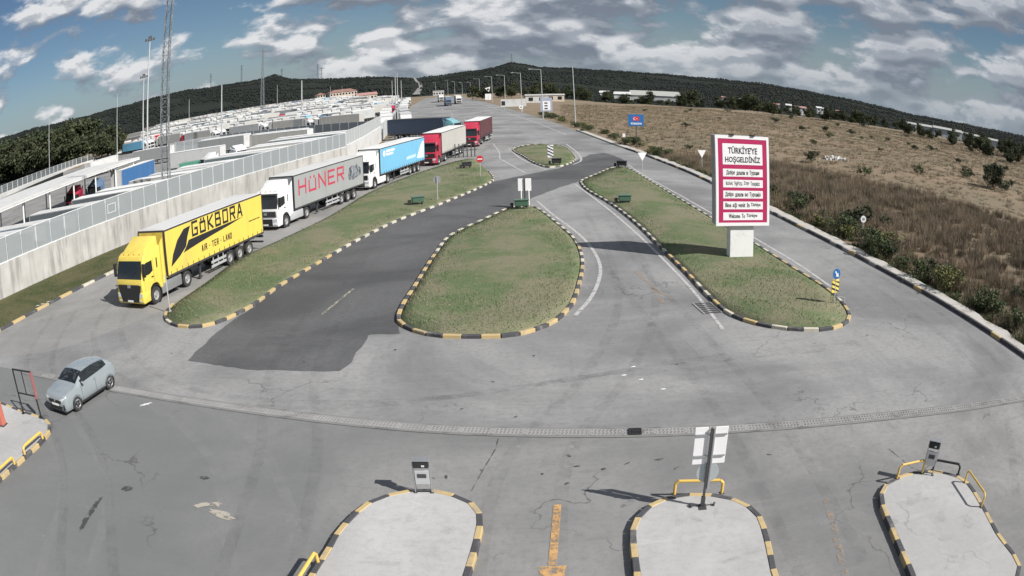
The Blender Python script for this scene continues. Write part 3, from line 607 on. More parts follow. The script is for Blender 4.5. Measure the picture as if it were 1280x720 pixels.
# ================================================================== WALL, FENCES
WALL = [Vector((-46.5,12.2)), Vector((-38.9,39.6)), Vector((-31.95,64.7)), Vector((-28.4,77)), Vector((-23.5,95)), Vector((-21.6,102.5))]
def wall_run(name, pts, w, z0, z1, mat, label, cat='wall', panel=4.1):
    root = thing(name, label, cat, (pts[0].x, pts[0].y, 0)); o = pts[0]
    P = resample(pts, panel, False)
    for a, b in zip(P[:-1], P[1:]):
        d = (b-a); L = d.length; rz = math.atan2(d.y, d.x)
        dz = random.uniform(-.012,.012)
        mb = MB().box(0.008,L-0.008,-w/2+random.uniform(0,.006),w/2-random.uniform(0,.006),z0-.3,z1+dz)
        q = mb.build('wall_panel', mat, root, None, 0.012, 1); q.location = (a.x-o.x, a.y-o.y, 0); q.rotation_euler = (0,0,rz)
    return root
wall_run('concrete_wall', WALL, 0.3, 0, 2.72, M['wall_concrete'], 'long stained concrete retaining wall beside the parked truck queue, fence on top')
PANEL = {}
def fence_panel_mesh(L, h, matname, slat=0.10, gap=0.03):
    k = (round(L,2), h, matname)
    if k not in PANEL:
        mb = MB(); n = max(3, int((L-0.12)/(slat+gap))); x0 = (L-(n*(slat+gap)-gap))/2
        for i in range(n): mb.box(x0+i*(slat+gap), x0+i*(slat+gap)+slat, -.012, .012, 0.05, h-0.05)
        mb.box(0.03, L-.03, 0.016, 0.03, h*.33, h*.33+.05); mb.box(0.03, L-.03, 0.016, 0.03, h*.66, h*.66+.05)
        PANEL[k] = mb.mesh('fence_panel', M[matname])
    return PANEL[k]
def fence(name, pts, zb, h, label, matname='fence_panel', step=2.0, post=0.035, group=None, rail=True, zf=None, slat=0.105, gap=0.025):
    o = pts[0]; root = thing(name, label, 'fence', (o.x, o.y, zb), 0, group)
    P = resample(pts, step, False); pmesh = MB().box(-post,post,-post,post,0,h+.04).mesh('post', M['fence_post'], None, .006, 1)
    zz = [(zf(p.x,p.y) if zf else 0.0) for p in P]
    for p, z in zip(P, zz): link('post', pmesh, root, (p.x-o.x, p.y-o.y, z))
    for (a, za), (b, zb_) in zip(zip(P[:-1], zz[:-1]), zip(P[1:], zz[1:])):
        d = b-a; L = d.length; rz = math.atan2(d.y, d.x)
        q = link('panel', fence_panel_mesh(round(step,2), h, matname, slat, gap), root, (a.x-o.x, a.y-o.y, (za+zb_)/2), rz, (L/round(step,2),1,1))
        if rail:
            for zr, rr_ in ((0.02,0.045),(h-.02,0.04)):
                r = MB().box(0,L,-rr_,rr_,zr-.03,zr+.04).build('rail', M['fence_post'], root); r.location = (a.x-o.x, a.y-o.y, (za+zb_)/2); r.rotation_euler = (0,0,rz)
    return root
fence('slatted_fence', WALL, 2.72, 1.95, 'blue grey slatted metal fence along the top of the concrete wall')
sq = MB(); 
for b in ((-.62,.62,.6,.66),(-.62,.62,1.34,1.4),(-.62,-.56,.66,1.34),(.56,.62,.66,1.34)): sq.box(b[0],b[1],-.05,-.02,b[2],b[3])
sq = sq.build('square_frame', M['fence_post']); sq.location = (-34.55,55.3,2.72); sq.rotation_euler = (0,0,math.atan2(25.1,6.95))
tag(sq, 'pale square frame fixed on the fence panels above the yellow truck', 'frame')
W2 = [Vector((-21.6,102.9)), Vector((-21.9,118)), Vector((-23.6,145))]
wall_run('concrete_wall', W2, 0.3, 0, 2.9, M['offwhite'], 'white low wall section behind the blue trailer, nearer the navy truck')
fence('slatted_fence', W2, 2.9, 2.0, 'pale panel fence on the white wall beside the navy trailer', 'fence_pale', 2.2)
W3 = [Vector((-23.6,147)), Vector((-28,190)), Vector((-40,300)), Vector((-50,400))]
fence('post_fence', W3, 0, 3.4, 'far white post fence between the truck yard and the main road', 'fence_pale', 6.0, 0.11, None, True, lambda x,y: max(0,ztf(x,y)), 0.16, 0.5)
W4 = [Vector((-98,196)), Vector((-80,199)), Vector((-55,187)), Vector((-28.5,170))]
fence('slatted_fence', W4, 0, 3.0, 'grey cross fence dividing the truck yard below the far white roofs', 'fence_panel', 3.0, 0.05, None, True, lambda x,y: ztf(x,y))
W5 = [Vector((-128,118)), Vector((-141,149)), Vector((-158,225)), Vector((-150,275))]
wall_run('concrete_wall', W5, 0.4, 0, 1.3, M['offwhite'], 'low pale wall at the far left edge of the yard below dark trees', panel=9)
fence('post_fence', W5, 1.3, 2.3, 'white post fence in front of the dark trees at far left', 'fence_panel', 4.4, 0.09, None, True, None, 0.05, 0.16)

# ================================================================== TRUCKS
def wheel_meshes(r, w, rimmat, spokes=0):
    t = MB().lathe_x([(-w/2,r*.60),(-w/2,r*.93),(-w/2+.03,r),(w/2-.03,r),(w/2,r*.93),(w/2,r*.60)], 28).mesh('tyre', M['rubber'], 40)
    m = MB(); m.lathe_x([(-w/2+.02,0.0),(-w/2+.02,r*.61),(w/2-.03,r*.61),(w/2-.03,r*.52),(w/2-.09,r*.46),(w/2-.09,r*.24),(w/2-.01,r*.2),(w/2-.01,0.0)], 24)
    if spokes:
        m = MB(); m.lathe_x([(-w/2+.02,r*.5),(-w/2+.02,r*.61),(w/2-.005,r*.61),(w/2-.02,r*.54)], 28); m.tube((w/2-.06,0,0),(w/2-.015,0,0), r*.16, n=16)
        for k in range(spokes):
            t_ = 2*math.pi*k/spokes
            for dt in (-.16,.16):
                c, s = math.cos(t_+dt), math.sin(t_+dt); c2, s2 = math.cos(t_+dt*.7), math.sin(t_+dt*.7)
                m.tube((w/2-.035,c*r*.14,s*r*.14),(w/2-.02,c2*r*.56,s2*r*.56), r*.045, n=5)
        m.disc((-w/2+.05,0,0),(1,0,0),r*.55,.02,20)
    rim = m.mesh('rim', M[rimmat], 35)
    return t, rim
TW = wheel_meshes(0.5, 0.36, 'rim'); CW = wheel_meshes(0.315, 0.2, 'alloy', 5)
def add_wheel(parent, side, y, z, x, meshes):
    t = link('wheel', meshes[0], parent, (x*side, y, z), math.pi if side < 0 else 0.0); link('rim', meshes[1], t); return t
def side_text(name, body, s0, s1, t0, t1, L, z0, h, mat, parent, x, bold=0.0, shear=0.0, ysh=0.0):
    return text(name, body, (s1-s0)*L, (t1-t0)*h, mat, parent, (x, ysh+s0*L, z0+t0*h), (0,1,0), (0,0,1), 0.006, bold, shear)
def cab(root, cm, hi=True, visor=True, skirt=None, grille='black', face=False):
    b = thing('cab', None, None); b.parent = root
    prof = [(0.16,0.62),(0.06,1.05),(0.03,1.62),(0.10,1.78),(0.36,2.72),(0.50,2.98),(0.78,3.12),(2.15,3.3),(2.28,3.25),(2.28,0.75),(1.98,0.75),(1.86,1.05),(1.62,1.2),(1.22,1.2),(0.95,1.05),(0.84,0.62)]
    MB().extr_x(prof, -1.235, 1.235).build('shell', cm, b, 35, 0.07, 3)
    # windscreen and its frame
    ws = MB(); ws.hexa([(-1.19,0.068,1.74),(1.19,0.068,1.74),(1.19,0.16,1.74),(-1.19,0.16,1.74),(-1.10,0.335,2.76),(1.10,0.335,2.76),(1.10,0.42,2.74),(-1.10,0.42,2.74)])
    ws.build('windscreen', M['glass'], b, None, 0.02, 2)
    for s in (-0.75, 0.25): 
        q = MB().tube((s,0.085,1.83),(s+.42,0.17,2.2),0.012,n=5).build('wiper', M['black'], b)
    if visor: MB().hexa([(-1.12,0.12,2.78),(1.12,0.12,2.78),(1.12,0.42,2.8),(-1.12,0.42,2.8),(-1.1,0.2,2.9),(1.1,0.2,2.9),(1.1,0.46,2.92),(-1.1,0.46,2.92)]).build('sun_visor', M['black'], b, None, .02, 1)
    if face: MB().hexa([(-.80,-.02,.40),(.80,-.02,.40),(.80,.1,.40),(-.80,.1,.40),(-1.12,-.015,1.40),(1.12,-.015,1.40),(1.12,.1,1.40),(-1.12,.1,1.40)]).build('face_panel', M['black'], b, None, .03, 2)
    else: MB().box(-1.06,1.06,0.005,0.1,1.08,1.55).build('grille', M[grille], b, None, .03, 2)
    for k in range(3): MB().box(-0.98,0.98,-0.012,0.006,1.15+k*.13,1.18+k*.13).build('grille_bar', M['dark_steel'], b)
    MB().extr_x([(0.10,0.30),(0.0,0.42),(0.0,0.98),(0.3,1.0),(0.82,0.98),(0.82,0.34)], -1.245, 1.245).build('bumper', cm, b, 35, 0.05, 2)
    if not face: MB().box(-0.72,0.72,-0.012,0.05,0.36,0.95).build('lower_grille', M['black'], b, None, .02, 1)
    for s in (-1,1):
        MB().hexa([(s*.98-.2,-.014,.66),(s*.98+.2,-.008,.70),(s*.98+.2,.1,.70),(s*.98-.2,.1,.66),(s*.98-.22,-.012,.92),(s*.98+.22,.0,.97),(s*.98+.22,.1,.97),(s*.98-.22,.1,.92)]).build('headlight', M['lamp_glass'], b, None, .02, 1)
        MB().box(s*.98-.12,s*.98+.12,-.012,.05,.44,.54).build('fog_lamp', M['lamp_glass'], b, None, .02, 1)
        # side window, door seams, mirror, step
        x0, x1 = (1.228,1.243) if s > 0 else (-1.243,-1.228)
        MB().extr_x([(0.42,1.86),(0.60,2.58),(1.28,2.6),(1.30,1.98),(0.95,1.86)], x0, x1).build('side_window', M['glass'], b)
        MB().extr_x([(1.72,2.05),(1.72,2.62),(1.84,2.64),(1.84,2.05)], x0, x1).build('rear_side_window', M['glass'], b)
        for p in ([(1.39,1.25),(1.39,2.72),(1.405,2.72),(1.405,1.25)], [(0.34,1.0),(0.34,1.9),(0.352,1.9),(0.352,1.0)]): MB().extr_x(p, x0*1.0, x1).build('door_seam', M['black'], b)
        MB().box(min(s*1.24,s*1.27),max(s*1.24,s*1.27),1.1,1.32,1.62,1.68).build('door_handle', M['black'], b)
        mr = MB().box(s*1.42-.1,s*1.42+.1,0.14,0.28,1.85,2.62); mr.tube((s*1.2,.3,2.6),(s*1.42,.22,2.55),.025); mr.tube((s*1.2,.3,1.95),(s*1.42,.22,1.95),.025); mr.build('mirror', M['black'], b, None, .03, 1)
        MB().lathe_x([(-.2,.54),(-.2,.6),(.2,.6),(.2,.54)], 20).build('wheel_arch', M['black'], b).location = (s*1.06,1.42,.52)
        for k in range(2): MB().box(s*1.16-.06,s*1.16+.06,.86,1.02,.4+.32*k,.46+.32*k).build('step', M['dark_steel'], b)
    MB().box(-.26,.26,-.03,-.012,.42,.53).build('number_plate', M['sign_white'], b)
    MB().box(-.16,.16,-.02,0.004,1.24,1.44).build('badge', M['steel'], b, None, .02, 1)
    # roof fairing
    if hi: MB().hexa([(-1.08,0.72,3.08),(1.08,0.72,3.08),(1.16,2.16,3.26),(-1.16,2.16,3.26),(-0.95,1.0,3.3),(0.95,1.0,3.3),(1.12,2.12,3.86),(-1.12,2.12,3.86)]).build('roof_fairing', cm, b, 35, .06, 2)
    else: MB().box(-.9,.9,1.9,1.96,3.28,3.75).build('roof_fairing', cm, b, None, .02, 1)
    for k in range(4): MB().disc((-.75+.5*k,0.62,3.07),(0,1,.4),.05,.05,10).build('marker_lamp', M['amber_lamp'], b)
    for s in (-1,1): MB().hexa([(s*1.2-.03,2.3,.9),(s*1.2+.03,2.3,.9),(s*1.2+.03,2.62,.9),(s*1.2-.03,2.62,.9),(s*1.19-.03,2.3,3.3),(s*1.19+.03,2.3,3.3),(s*1.19+.03,2.62,3.6),(s*1.19-.03,2.62,3.6)]).build('side_fairing', cm, b)
    return b
def build_truck(name, label, loc, az, L, cabm, sidem, roofm, skirtm='dark_steel', hi=True, visor=True, railm='dark_steel', straps=True, grille='black', face=False, group=None, tractor=True, axles=3, frontm=None, cat='truck'):
    root = thing(name, label, cat, loc, -az, group); y0 = 2.85; z0, z1 = 1.16, 4.0
    if tractor:
        cab(root, cabm, hi, visor, skirtm, grille, face)
        MB().box(-.42,.42,.5,6.2,.55,.92).build('chassis', M['dark_steel'], root)
        for s in (-1,1):
            add_wheel(root, s, 1.42, .5, 1.06, TW); add_wheel(root, s, 5.05, .5, 1.0, TW)
            MB().box(s*1.08-.15,s*1.08+.15,2.1,4.35,.36,1.02).build('fuel_tank', M[skirtm], root, 40, .07, 2)
            MB().extr_x([(4.42,.62),(4.55,.98),(4.85,1.09),(5.25,1.09),(5.55,.98),(5.68,.62),(5.63,.62),(5.51,.95),(5.22,1.05),(4.88,1.05),(4.59,.95),(4.47,.62)], s*1.0-.2, s*1.0+.2).build('mudguard', M['black'], root)
    t = thing('trailer', None, None); t.parent = root
    body = MB().box(-1.268,1.268,y0+.05,y0+L-.05,z0+.10,z1-.10).build('curtain_body', sidem, t)
    MB().box(-1.24,1.24,y0+.02,y0+L-.02,z1-.09,z1+.01).build('roof', roofm, t, None, .02, 1)
    fr = MB()
    for s in (-1,1):
        fr.box(s*1.255-.025,s*1.255+.025,y0,y0+L,z1-.11,z1-.012); fr.box(s*1.26-.03,s*1.26+.03,y0,y0+L,z0-.03,z0+.1)
        for yy in (y0, y0+L): fr.box(s*1.22-.06,s*1.22+.06,yy-.04,yy+.04,z0+.1,z1-.11)
    fr.box(-1.2,1.2,y0-.03,y0+.05,z1-.11,z1-.012); fr.box(-1.2,1.2,y0+L-.05,y0+L+.03,z1-.11,z1-.012); fr.build('frame', M[railm], t)
    MB().box(-1.2,1.2,y0-.02,y0+.045,z0,z1-.11).build('front_wall', frontm or M['offwhite'], t)
    for s in (-1,1): MB().box(min(.01*s,1.15*s),max(.01*s,1.15*s),y0+L-.045,y0+L+.02,z0+.02,z1-.12).build('rear_door', M['offwhite'], t)
    if straps:
        n = int(L/0.62); sp = MB()
        for i in range(n):
            yy = y0+.35+i*(L-.6)/max(n-1,1)
            for s in (-1,1): sp.box(s*1.285-.008,s*1.285+.008,yy-.018,yy+.018,z0-.12,z0+.3)
        tag(sp.build('strap', M['black'], t), kind='stuff')
    ch = MB()
    for s in (-1,1): ch.box(s*.45-.06,s*.45+.06,y0+.3,y0+L-.1,z0-.33,z0-.03)
    for k in range(9): ch.box(-1.2,1.2,y0+.6+k*(L-1.2)/8-.04,y0+.6+k*(L-1.2)/8+.04,z0-.12,z0-.03)
    ch.build('trailer_chassis', M['dark_steel'], t)
    yl = y0+L*.33
    for s in (-1,1):
        MB().box(s*.9-.06,s*.9+.06,yl-.08,yl+.08,.18,z0-.1).box(s*.9-.14,s*.9+.14,yl-.16,yl+.16,.12,.18).build('landing_leg', M['dark_steel'], t)
        gd = MB(); ga, gb = y0+L*.42, y0+L-5.2
        gd.box(s*1.2-.02,s*1.2+.02,ga,gb,.42,.58); gd.box(s*1.2-.02,s*1.2+.02,ga,gb,.70,.86)
        for yy in (ga+.3,(ga+gb)/2,gb-.3): gd.box(s*1.16-.02,s*1.16+.02,yy-.04,yy+.04,.42,z0-.03)
        gd.build('side_guard', M['galv'], t)
        for k in range(axles): add_wheel(t, s, y0+L-4.6+1.32*k, .5, 1.0, TW)
    bx = MB().box(-.55,.55,y0+L*.72-1.4,y0+L*.72-.4,.45,z0-.1); bx.build('pallet_box', M['dark_steel'], t)
    for k in range(axles): MB().tube((-.95,y0+L-4.6+1.32*k,.5),(.95,y0+L-4.6+1.32*k,.5),.07).build('axle', M['dark_steel'], t)
    rb = MB().box(-1.22,1.22,y0+L-.12,y0+L,.5,.62); rb.box(-1.22,1.22,y0+L-.1,y0+L+.03,.86,1.02); rb.build('rear_bumper', M['dark_steel'], t)
    for s in (-1,1): MB().box(s*.95-.2,s*.95+.2,y0+L+.03,y0+L+.06,.88,1.0).build('tail_lamp', M['red_lamp'], t)
    return root, t, body, y0, L, z0, z1-z0
def cm(name, col, rough=0.38, amt=0.18): return paint(name, col, rough, (0.14,0.12,0.10), amt)
yel = cm('truck_yellow', (0.70,0.55,0.10)); yelt = tarp('tarp_yellow', (0.68,0.52,0.095))
wht = cm('truck_white', (0.74,0.74,0.73)); gryt = tarp('tarp_grey', (0.30,0.31,0.31))
blut = tarp('tarp_blue', (0.16,0.42,0.62)); red = cm('truck_red', (0.42,0.02,0.055)); beit = tarp('tarp_beige', (0.43,0.42,0.39))
navt = tarp('tarp_navy', (0.026,0.048,0.095), (0.06,0.07,0.09)); teal = cm('truck_teal', (0.16,0.36,0.4)); roofw = pm('trailer_roof', (0.55,0.55,0.54), 0.6, 0, 0.08, 0.5, (0.33,0.31,0.28), 0.6)
roofw2 = pm('trailer_roof_white', (0.68,0.68,0.67), 0.6, 0, 0.06, 0.5, (0.42,0.4,0.37), 0.5)

r, t, body, y0, L, z0, h = build_truck('semi_truck', 'yellow semi truck with black lettering and swoosh on its yellow trailer', (-21.97,36.49,0), 0.236, 12.2, yel, yelt, roofw, 'steel', visor=False, face=True, frontm=yelt)
X = 1.27
block_text('GÖKBORA', .525*L, .33*h, .155, M['ink'], body, (X,y0+.25*L,z0+.615*h), (0,1,0), (0,0,1))
block_text('AİR - TER - LAND', .315*L, .145*h, .07, M['ink'], body, (X,y0+.33*L,z0+.205*h), (0,1,0), (0,0,1))
for pts in ([(.035,.18),(.06,.42),(.11,.68),(.175,.86),(.238,.88),(.205,.66),(.185,.47),(.125,.33)], [(.158,.36),(.19,.47),(.215,.585),(.5,.592),(.775,.6),(.62,.53),(.45,.475),(.3,.42)]):
    flat('swoosh', [(a*L, b*h) for a, b in pts], M['ink'], body, (X,y0,z0), (0,1,0), (0,0,1), .006)
for a, b in ((.84,.875),(.88,.925),(.93,.965)): flat('small_print', [(a*L,.415*h),(b*L,.415*h),(b*L,.44*h),(a*L,.44*h)], M['ink'], body, (X,y0,z0), (0,1,0), (0,0,1), .006)

r, t, body, y0, L, z0, h = build_truck('semi_truck', 'white semi truck with a grey trailer lettered in red', (-19.31,57.83,0), 0.267, 13.5, wht, gryt, roofw, 'galv', frontm=gryt, straps=False, grille='dark_steel')
M['huner'] = pm('huner', (0.42,0.045,0.075), 0.6)
block_text('HÜNER', .635*L, .47*h, .2, M['huner'], body, (X,y0+.055*L,z0+.36*h), (0,1,0), (0,0,1), .006, .3)
m, nt, bs = newmat('engine_print'); nn_ = noise(nt, wpos(nt), 2.4, 6, 0.7, 0.8)
nt.links.new(mixc(nt, mrange(nt, nn_, 0.4, 0.62), (0.03,0.034,0.04), (0.26,0.28,0.31)), bs.inputs['Base Color']); bs.inputs['Roughness'].default_value = 0.6; M['engine_print'] = m
flat('printed_picture', [(a*L,b*h) for a,b in [(.755,.42),(.77,.30),(.83,.27),(.9,.33),(.955,.36),(.96,.58),(.93,.66),(.9,.78),(.87,.7),(.82,.76),(.775,.68)]], M['engine_print'], body, (X,y0,z0), (0,1,0), (0,0,1), .006)

r, t, body, y0, L, z0, h = build_truck('semi_truck', 'white cab semi truck pulling a light blue trailer with white logo', (-15.0,76.9,0), 0.25, 13.4, wht, blut, roofw2, 'white', frontm=M['white'])
flat('logo', [(.085*L+.32*math.cos(i*math.pi/12), .76*h+.32*math.sin(i*math.pi/12)) for i in range(24)], M['sign_white'], body, (X,y0,z0), (0,1,0), (0,0,1), .006)
for a, b, c, d in ((.125,.30,.78,.87),(.125,.27,.66,.74)): flat('logo_bar', [(a*L,c*h),(b*L,c*h),(b*L,d*h),(a*L,d*h)], M['sign_white'], body, (X,y0,z0), (0,1,0), (0,0,1), .006)
M['script_white'] = pm('script_white', (0.6,0.7,0.78), 0.6)
for k in range(9): flat('script', [((.56+.024*k)*L,.26*h),((.575+.024*k)*L,.25*h),((.585+.024*k)*L,(.36+.03*(k % 3))*h),((.568+.024*k)*L,.37*h)], M['script_white'], body, (X,y0,z0), (0,1,0), (0,0,1), .006)
flat('printed_picture', [(a*L,b*h) for a,b in [(.80,.2),(.86,.16),(.97,.14),(.985,.8),(.95,.86),(.9,.7),(.86,.5),(.83,.38)]], M['script_white'], body, (X,y0,z0), (0,1,0), (0,0,1), .005)

build_truck('semi_truck', 'crimson semi truck with a plain beige trailer in the queue', (-9.9,95.6,0), 0.165, 14.2, red, beit, roofw2, 'dark_steel', frontm=red)
build_truck('semi_truck', 'crimson semi truck at the tail of the queue, black front side', (-5.7,119.3,0), 0.12, 13.4, red, tarp('tarp_dark_red', (0.09,0.025,0.03)), roofw2, 'dark_steel', frontm=red)
build_truck('semi_truck', 'teal cab truck turning in with a navy blue trailer', (-8.3,138.4,0), -1.06, 12.4, teal, navt, M['dark_steel'], 'dark_steel', frontm=navt)

# trailers and trucks standing in the near yard
def yard_trailer(label, cx, cy, az, L, side, roof, tractor=False, cabm=None):
    return build_truck('semi_truck' if tractor else 'parked_trailer', label, (cx, cy, max(0, ztf(cx,cy))), az, L, cabm or wht, side, roof, 'dark_steel', True, True, 'galv', False, group=None, tractor=tractor, cat='truck' if tractor else 'trailer')
grt = tarp('tarp_slate', (0.10,0.115,0.125)); bl2 = tarp('tarp_bluegrey', (0.10,0.16,0.25)); rd2 = tarp('tarp_red', (0.4,0.03,0.05)); blue = tarp('tarp_deep_blue', (0.04,0.13,0.30)); grn = tarp('tarp_greengrey', (0.12,0.16,0.165))
YT = [(46.0,13.6,grt,roofw,'grey roofed trailer nearest the left frame edge behind the fence'),(50.3,13.6,bl2,roofw,'blue grey trailer just behind the nearest one at the left edge'),(58.2,13.6,grt,roofw,'slate sided trailer behind the fence below the red tractor'),(65.8,13.8,grt,roofw2,'white roofed trailer with dark side left of the lattice mast'),(69.6,13.6,beit,roofw2,'pale trailer tucked behind the dark sided one by the mast'),(76.0,13.6,beit,roofw2,'white roofed trailer directly behind the lattice mast foot'),(79.8,13.6,beit,roofw,'second trailer to the right of the lattice mast foot'),(84.0,12.0,M['offwhite'],roofw2,'short white trailer right of the mast behind the fence'),(92.0,13.6,grn,roofw,'green grey trailer behind the fence above the white truck'),(96.0,13.6,beit,roofw2,'pale trailer against the green grey one'),(103.5,13.6,beit,roofw2,'white roofed trailer behind the grey lettered trailer top'),(107.2,13.6,M['offwhite'],roofw2,'white sided trailer behind the end of the grey lettered trailer'),(115.0,13.4,grn,roofw2,'pale roofed trailer behind the white wall section'),(119.2,13.4,beit,roofw2,'last trailer behind the white wall section')]
for yy, LL, sd, rf, lab in YT:
    xw = -38.9+.277*(yy-39.6) if yy < 103 else -21.6-.03*(yy-103)
    yard_trailer(lab, xw-1.9+2.85, yy+1.25, -math.pi/2+random.uniform(-.03,.03), LL, sd, rf)
yard_trailer('blue sided trailer at the right end of the canopy', -61.3, 97.6, 0.02, 13, blue, roofw2)
def tractor(label, x, y, az, c):
    root = thing('tractor_unit', label, 'truck', (x,y,0), -az); cab(root, c, True, True)
    MB().box(-.42,.42,.5,6.0,.55,.92).build('chassis', M['dark_steel'], root); MB().disc((0,4.6,1.0),(0,0,1),.5,.1,20).build('fifth_wheel', M['black'], root)
    for s in (-1,1):
        add_wheel(root, s, 1.42, .5, 1.06, TW); add_wheel(root, s, 5.05, .5, 1.0, TW); MB().box(s*1.08-.15,s*1.08+.15,2.1,4.3,.36,1.02).build('fuel_tank', M['galv'], root, 40, .07, 2)
tractor('crimson tractor unit without trailer under the canopy edge', -63.0, 86.5, .1, red); tractor('dark blue tractor unit between the crimson one and the blue trailer', -61.9, 92.3, .1, bl2)
tractor('white tractor unit parked behind the trailers right of the mast', -47, 108, .6, wht); tractor('white tractor unit beside the green trailer', -43, 118, -.9, wht)
cn = thing('yard_canopy', 'long pale canopy roof on posts along the left of the yard', 'canopy', (-66,78,0), .06)
MB().box(-6.5,6.5,-36,32,4.75,5.05).build('roof', roofw, cn, None, .04, 1)
for s in (-1,1): MB().box(s*6.4-.12,s*6.4+.12,-36,32,4.6,4.75).build('fascia', M['white'], cn)
for k in range(9):
    for x in (-6,6): MB().tube((x,-34+k*8,0),(x,-34+k*8,4.7),.14,n=8).build('post', M['white'], cn)
yard_trailer('white sided trailer behind the white tractor units', -46, 122, -1.45, 12, M['offwhite'], roofw2)
gb = MB().box(-3,3,-1.2,1.2,0,2.6).build('green_container', cm('container_green', (0.08,0.25,0.18)), None, None, .03, 1); gb.location = (-50.5,113,0); gb.rotation_euler = (0,0,.2); tag(gb, 'small green container standing among the white tractor units', 'container')
for i, (x, y, az, sd) in enumerate(((-34,140,-1.3,beit),(-36,144.5,-1.3,M['offwhite']),(-52,152,-1.35,gryt),(-53,156,-1.35,M['offwhite']),(-76,160,-1.4,gryt),(-104,150,.15,M['offwhite']))):
    yard_trailer(['white roofed trailer at the wall end before the cross fence','white sided trailer behind the one at the wall end','grey sided trailer in the middle before the cross fence','white sided trailer in the middle before the cross fence','grey sided trailer at the left before the cross fence','lone white trailer near the low left wall'][i], x, y, az, 13.6, sd, roofw2)

# distant trucks and trailers: small, one mesh each, shared between look-alikes
def small_truck(name, sidem, cabm, roofm):
    mb = MB(); mb.box(-1.26,1.26,2.9,16.2,1.1,3.9,0); mb.box(-1.24,1.24,2.92,16.18,3.9,4.02,2); mb.box(-.9,.9,.6,16,.5,1.1,3)
    mb.extr_x([(0.05,.5),(0,1.7),(.35,2.75),(.8,3.1),(2.2,3.7),(2.25,.6)], -1.22, 1.22, 1)
    mb.hexa([(-1.1,.02,1.8),(1.1,.02,1.8),(1.1,.2,1.8),(-1.1,.2,1.8),(-1,.29,2.65),(1,.29,2.65),(1,.45,2.65),(-1,.45,2.65)], 4); mb.box(-1.0,1.0,-.02,.1,.7,1.5,3)
    for s in (-1,1):
        for yy in (1.4,5.1,11.6,12.9,14.2): mb.disc((s*1.05,yy,.5),(1,0,0),.5,.34,12,5)
        mb.box(s*1.23-.01,s*1.23+.01,.45,1.3,1.85,2.6,4)
    return mb.mesh(name, [sidem, cabm, roofm, M['dark_steel'], M['glass'], M['rubber']])
rdull = pm('roof_dull', (0.46,0.465,0.465), .7, 0, .18, .12, (0.27,0.265,0.25), .6); sdull = pm('side_dull', (0.42,0.43,0.43), .7, 0, .15, .12, (0.25,0.245,0.23), .5); cdull = pm('cab_dull', (0.55,0.55,0.54), .5, 0, .15, .1)
SM = [small_truck('yard_truck', *a) for a in ((beit,cdull,rdull),(sdull,cdull,roofw2),(gryt,cdull,rdull),(blut,cdull,rdull),(sdull,red,rdull),(grt,bl2,rdull))]
cnt = 0
# rows of parked trucks in the far yard beyond the cross fence, long sides across the view, parked tight
ux, uy = math.cos(-0.36), math.sin(-0.36); vx, vy = math.sin(0.36), math.cos(0.36)
KINDS = ['white roofed truck with beige trailer','white roofed truck with white trailer','white roofed truck with grey trailer','truck with a light blue trailer','white trailer truck with a red cab','slate trailer truck']
for blk in range(10):
    across = blk % 2 == 1                                   # every other block stands nose-out, the rest side-on
    for rw in range(1 if across else 3):
        d = 14 + blk*21 + blk*blk*1.1 + rw*3.7
        for k in range((6+blk)*4 if across else 6+blk):
            s = -7 - k*(4.6 if across else 19.2) + random.uniform(-.5,.5)*(1 if across else 3) - blk*1.5
            x, y = -30 + s*ux + d*vx*0.25, 184 + s*uy + d*vy
            if x > -24-0.115*(y-103)-(6 if across else 12) or y > 560 or math.degrees(math.atan2(x,y)) < -31.5: continue
            if random.random() < (.22 if across else .1) or cnt >= 290: continue
            v = random.choices(range(6), (3,5,2,.4,.5,1.0))[0]
            rz = (-0.36+random.uniform(-.02,.02)) if across else math.pi/2-0.36+random.uniform(-.02,.02)+(math.pi if random.random() < .5 else 0)
            o = link('yard_truck', SM[v], None, (x, y, ztf(x,y)+.02), rz)
            where = ('front rows of far yard','second rows of far yard','third rows of far yard','fourth rows of far yard','rear rows of far yard')[min(blk//2,4)]
            kk = s/-19.2; side = 'road side' if kk < 2 else ('middle' if kk < 5 else 'mast side')
            tag(o, f"{KINDS[v]}{' facing us' if across else ''}, {where}, {side}", 'truck', 'trucks parked in rows in the far yard'); cnt += 1
# queue of trucks facing us along the far road edge
k = 0
for i, (x, y) in enumerate(((-25.5,165),(-21.8,170),(-29,186),(-25,192),(-32.5,210),(-28.6,216),(-36,236),(-32,243),(-39,264),(-35.5,272),(-43,296),(-39.5,304),(-47,330),(-43.5,340),(-51,368),(-47.5,380))):
    v = (1,0,1,5,1,2,0,1,4,1,5,1,2,1,0,1)[i]
    o = link('queued_truck', SM[v], None, (x, y, 0.0), -0.16*-1+random.uniform(-.02,.02)); 
    tag(o, f"{KINDS[v]} facing us in the distant queue, {('front','middle','rear')[min(2,i//6)]} {'left' if i % 2 == 0 else 'right'}", 'truck', 'trucks queued at the far left road edge')
for (x,y,rz,v,lab) in ((-24,330,.13,5,'dark cab truck driving towards us on the far road'),(-21,352,.13,1,'white truck far down the road behind the dark cab truck'),(-33,402,.13,1,'white truck farthest down the main road, left side')):
    tag(link('distant_truck', SM[v], None, (x,y,0.01), rz), lab, 'truck')

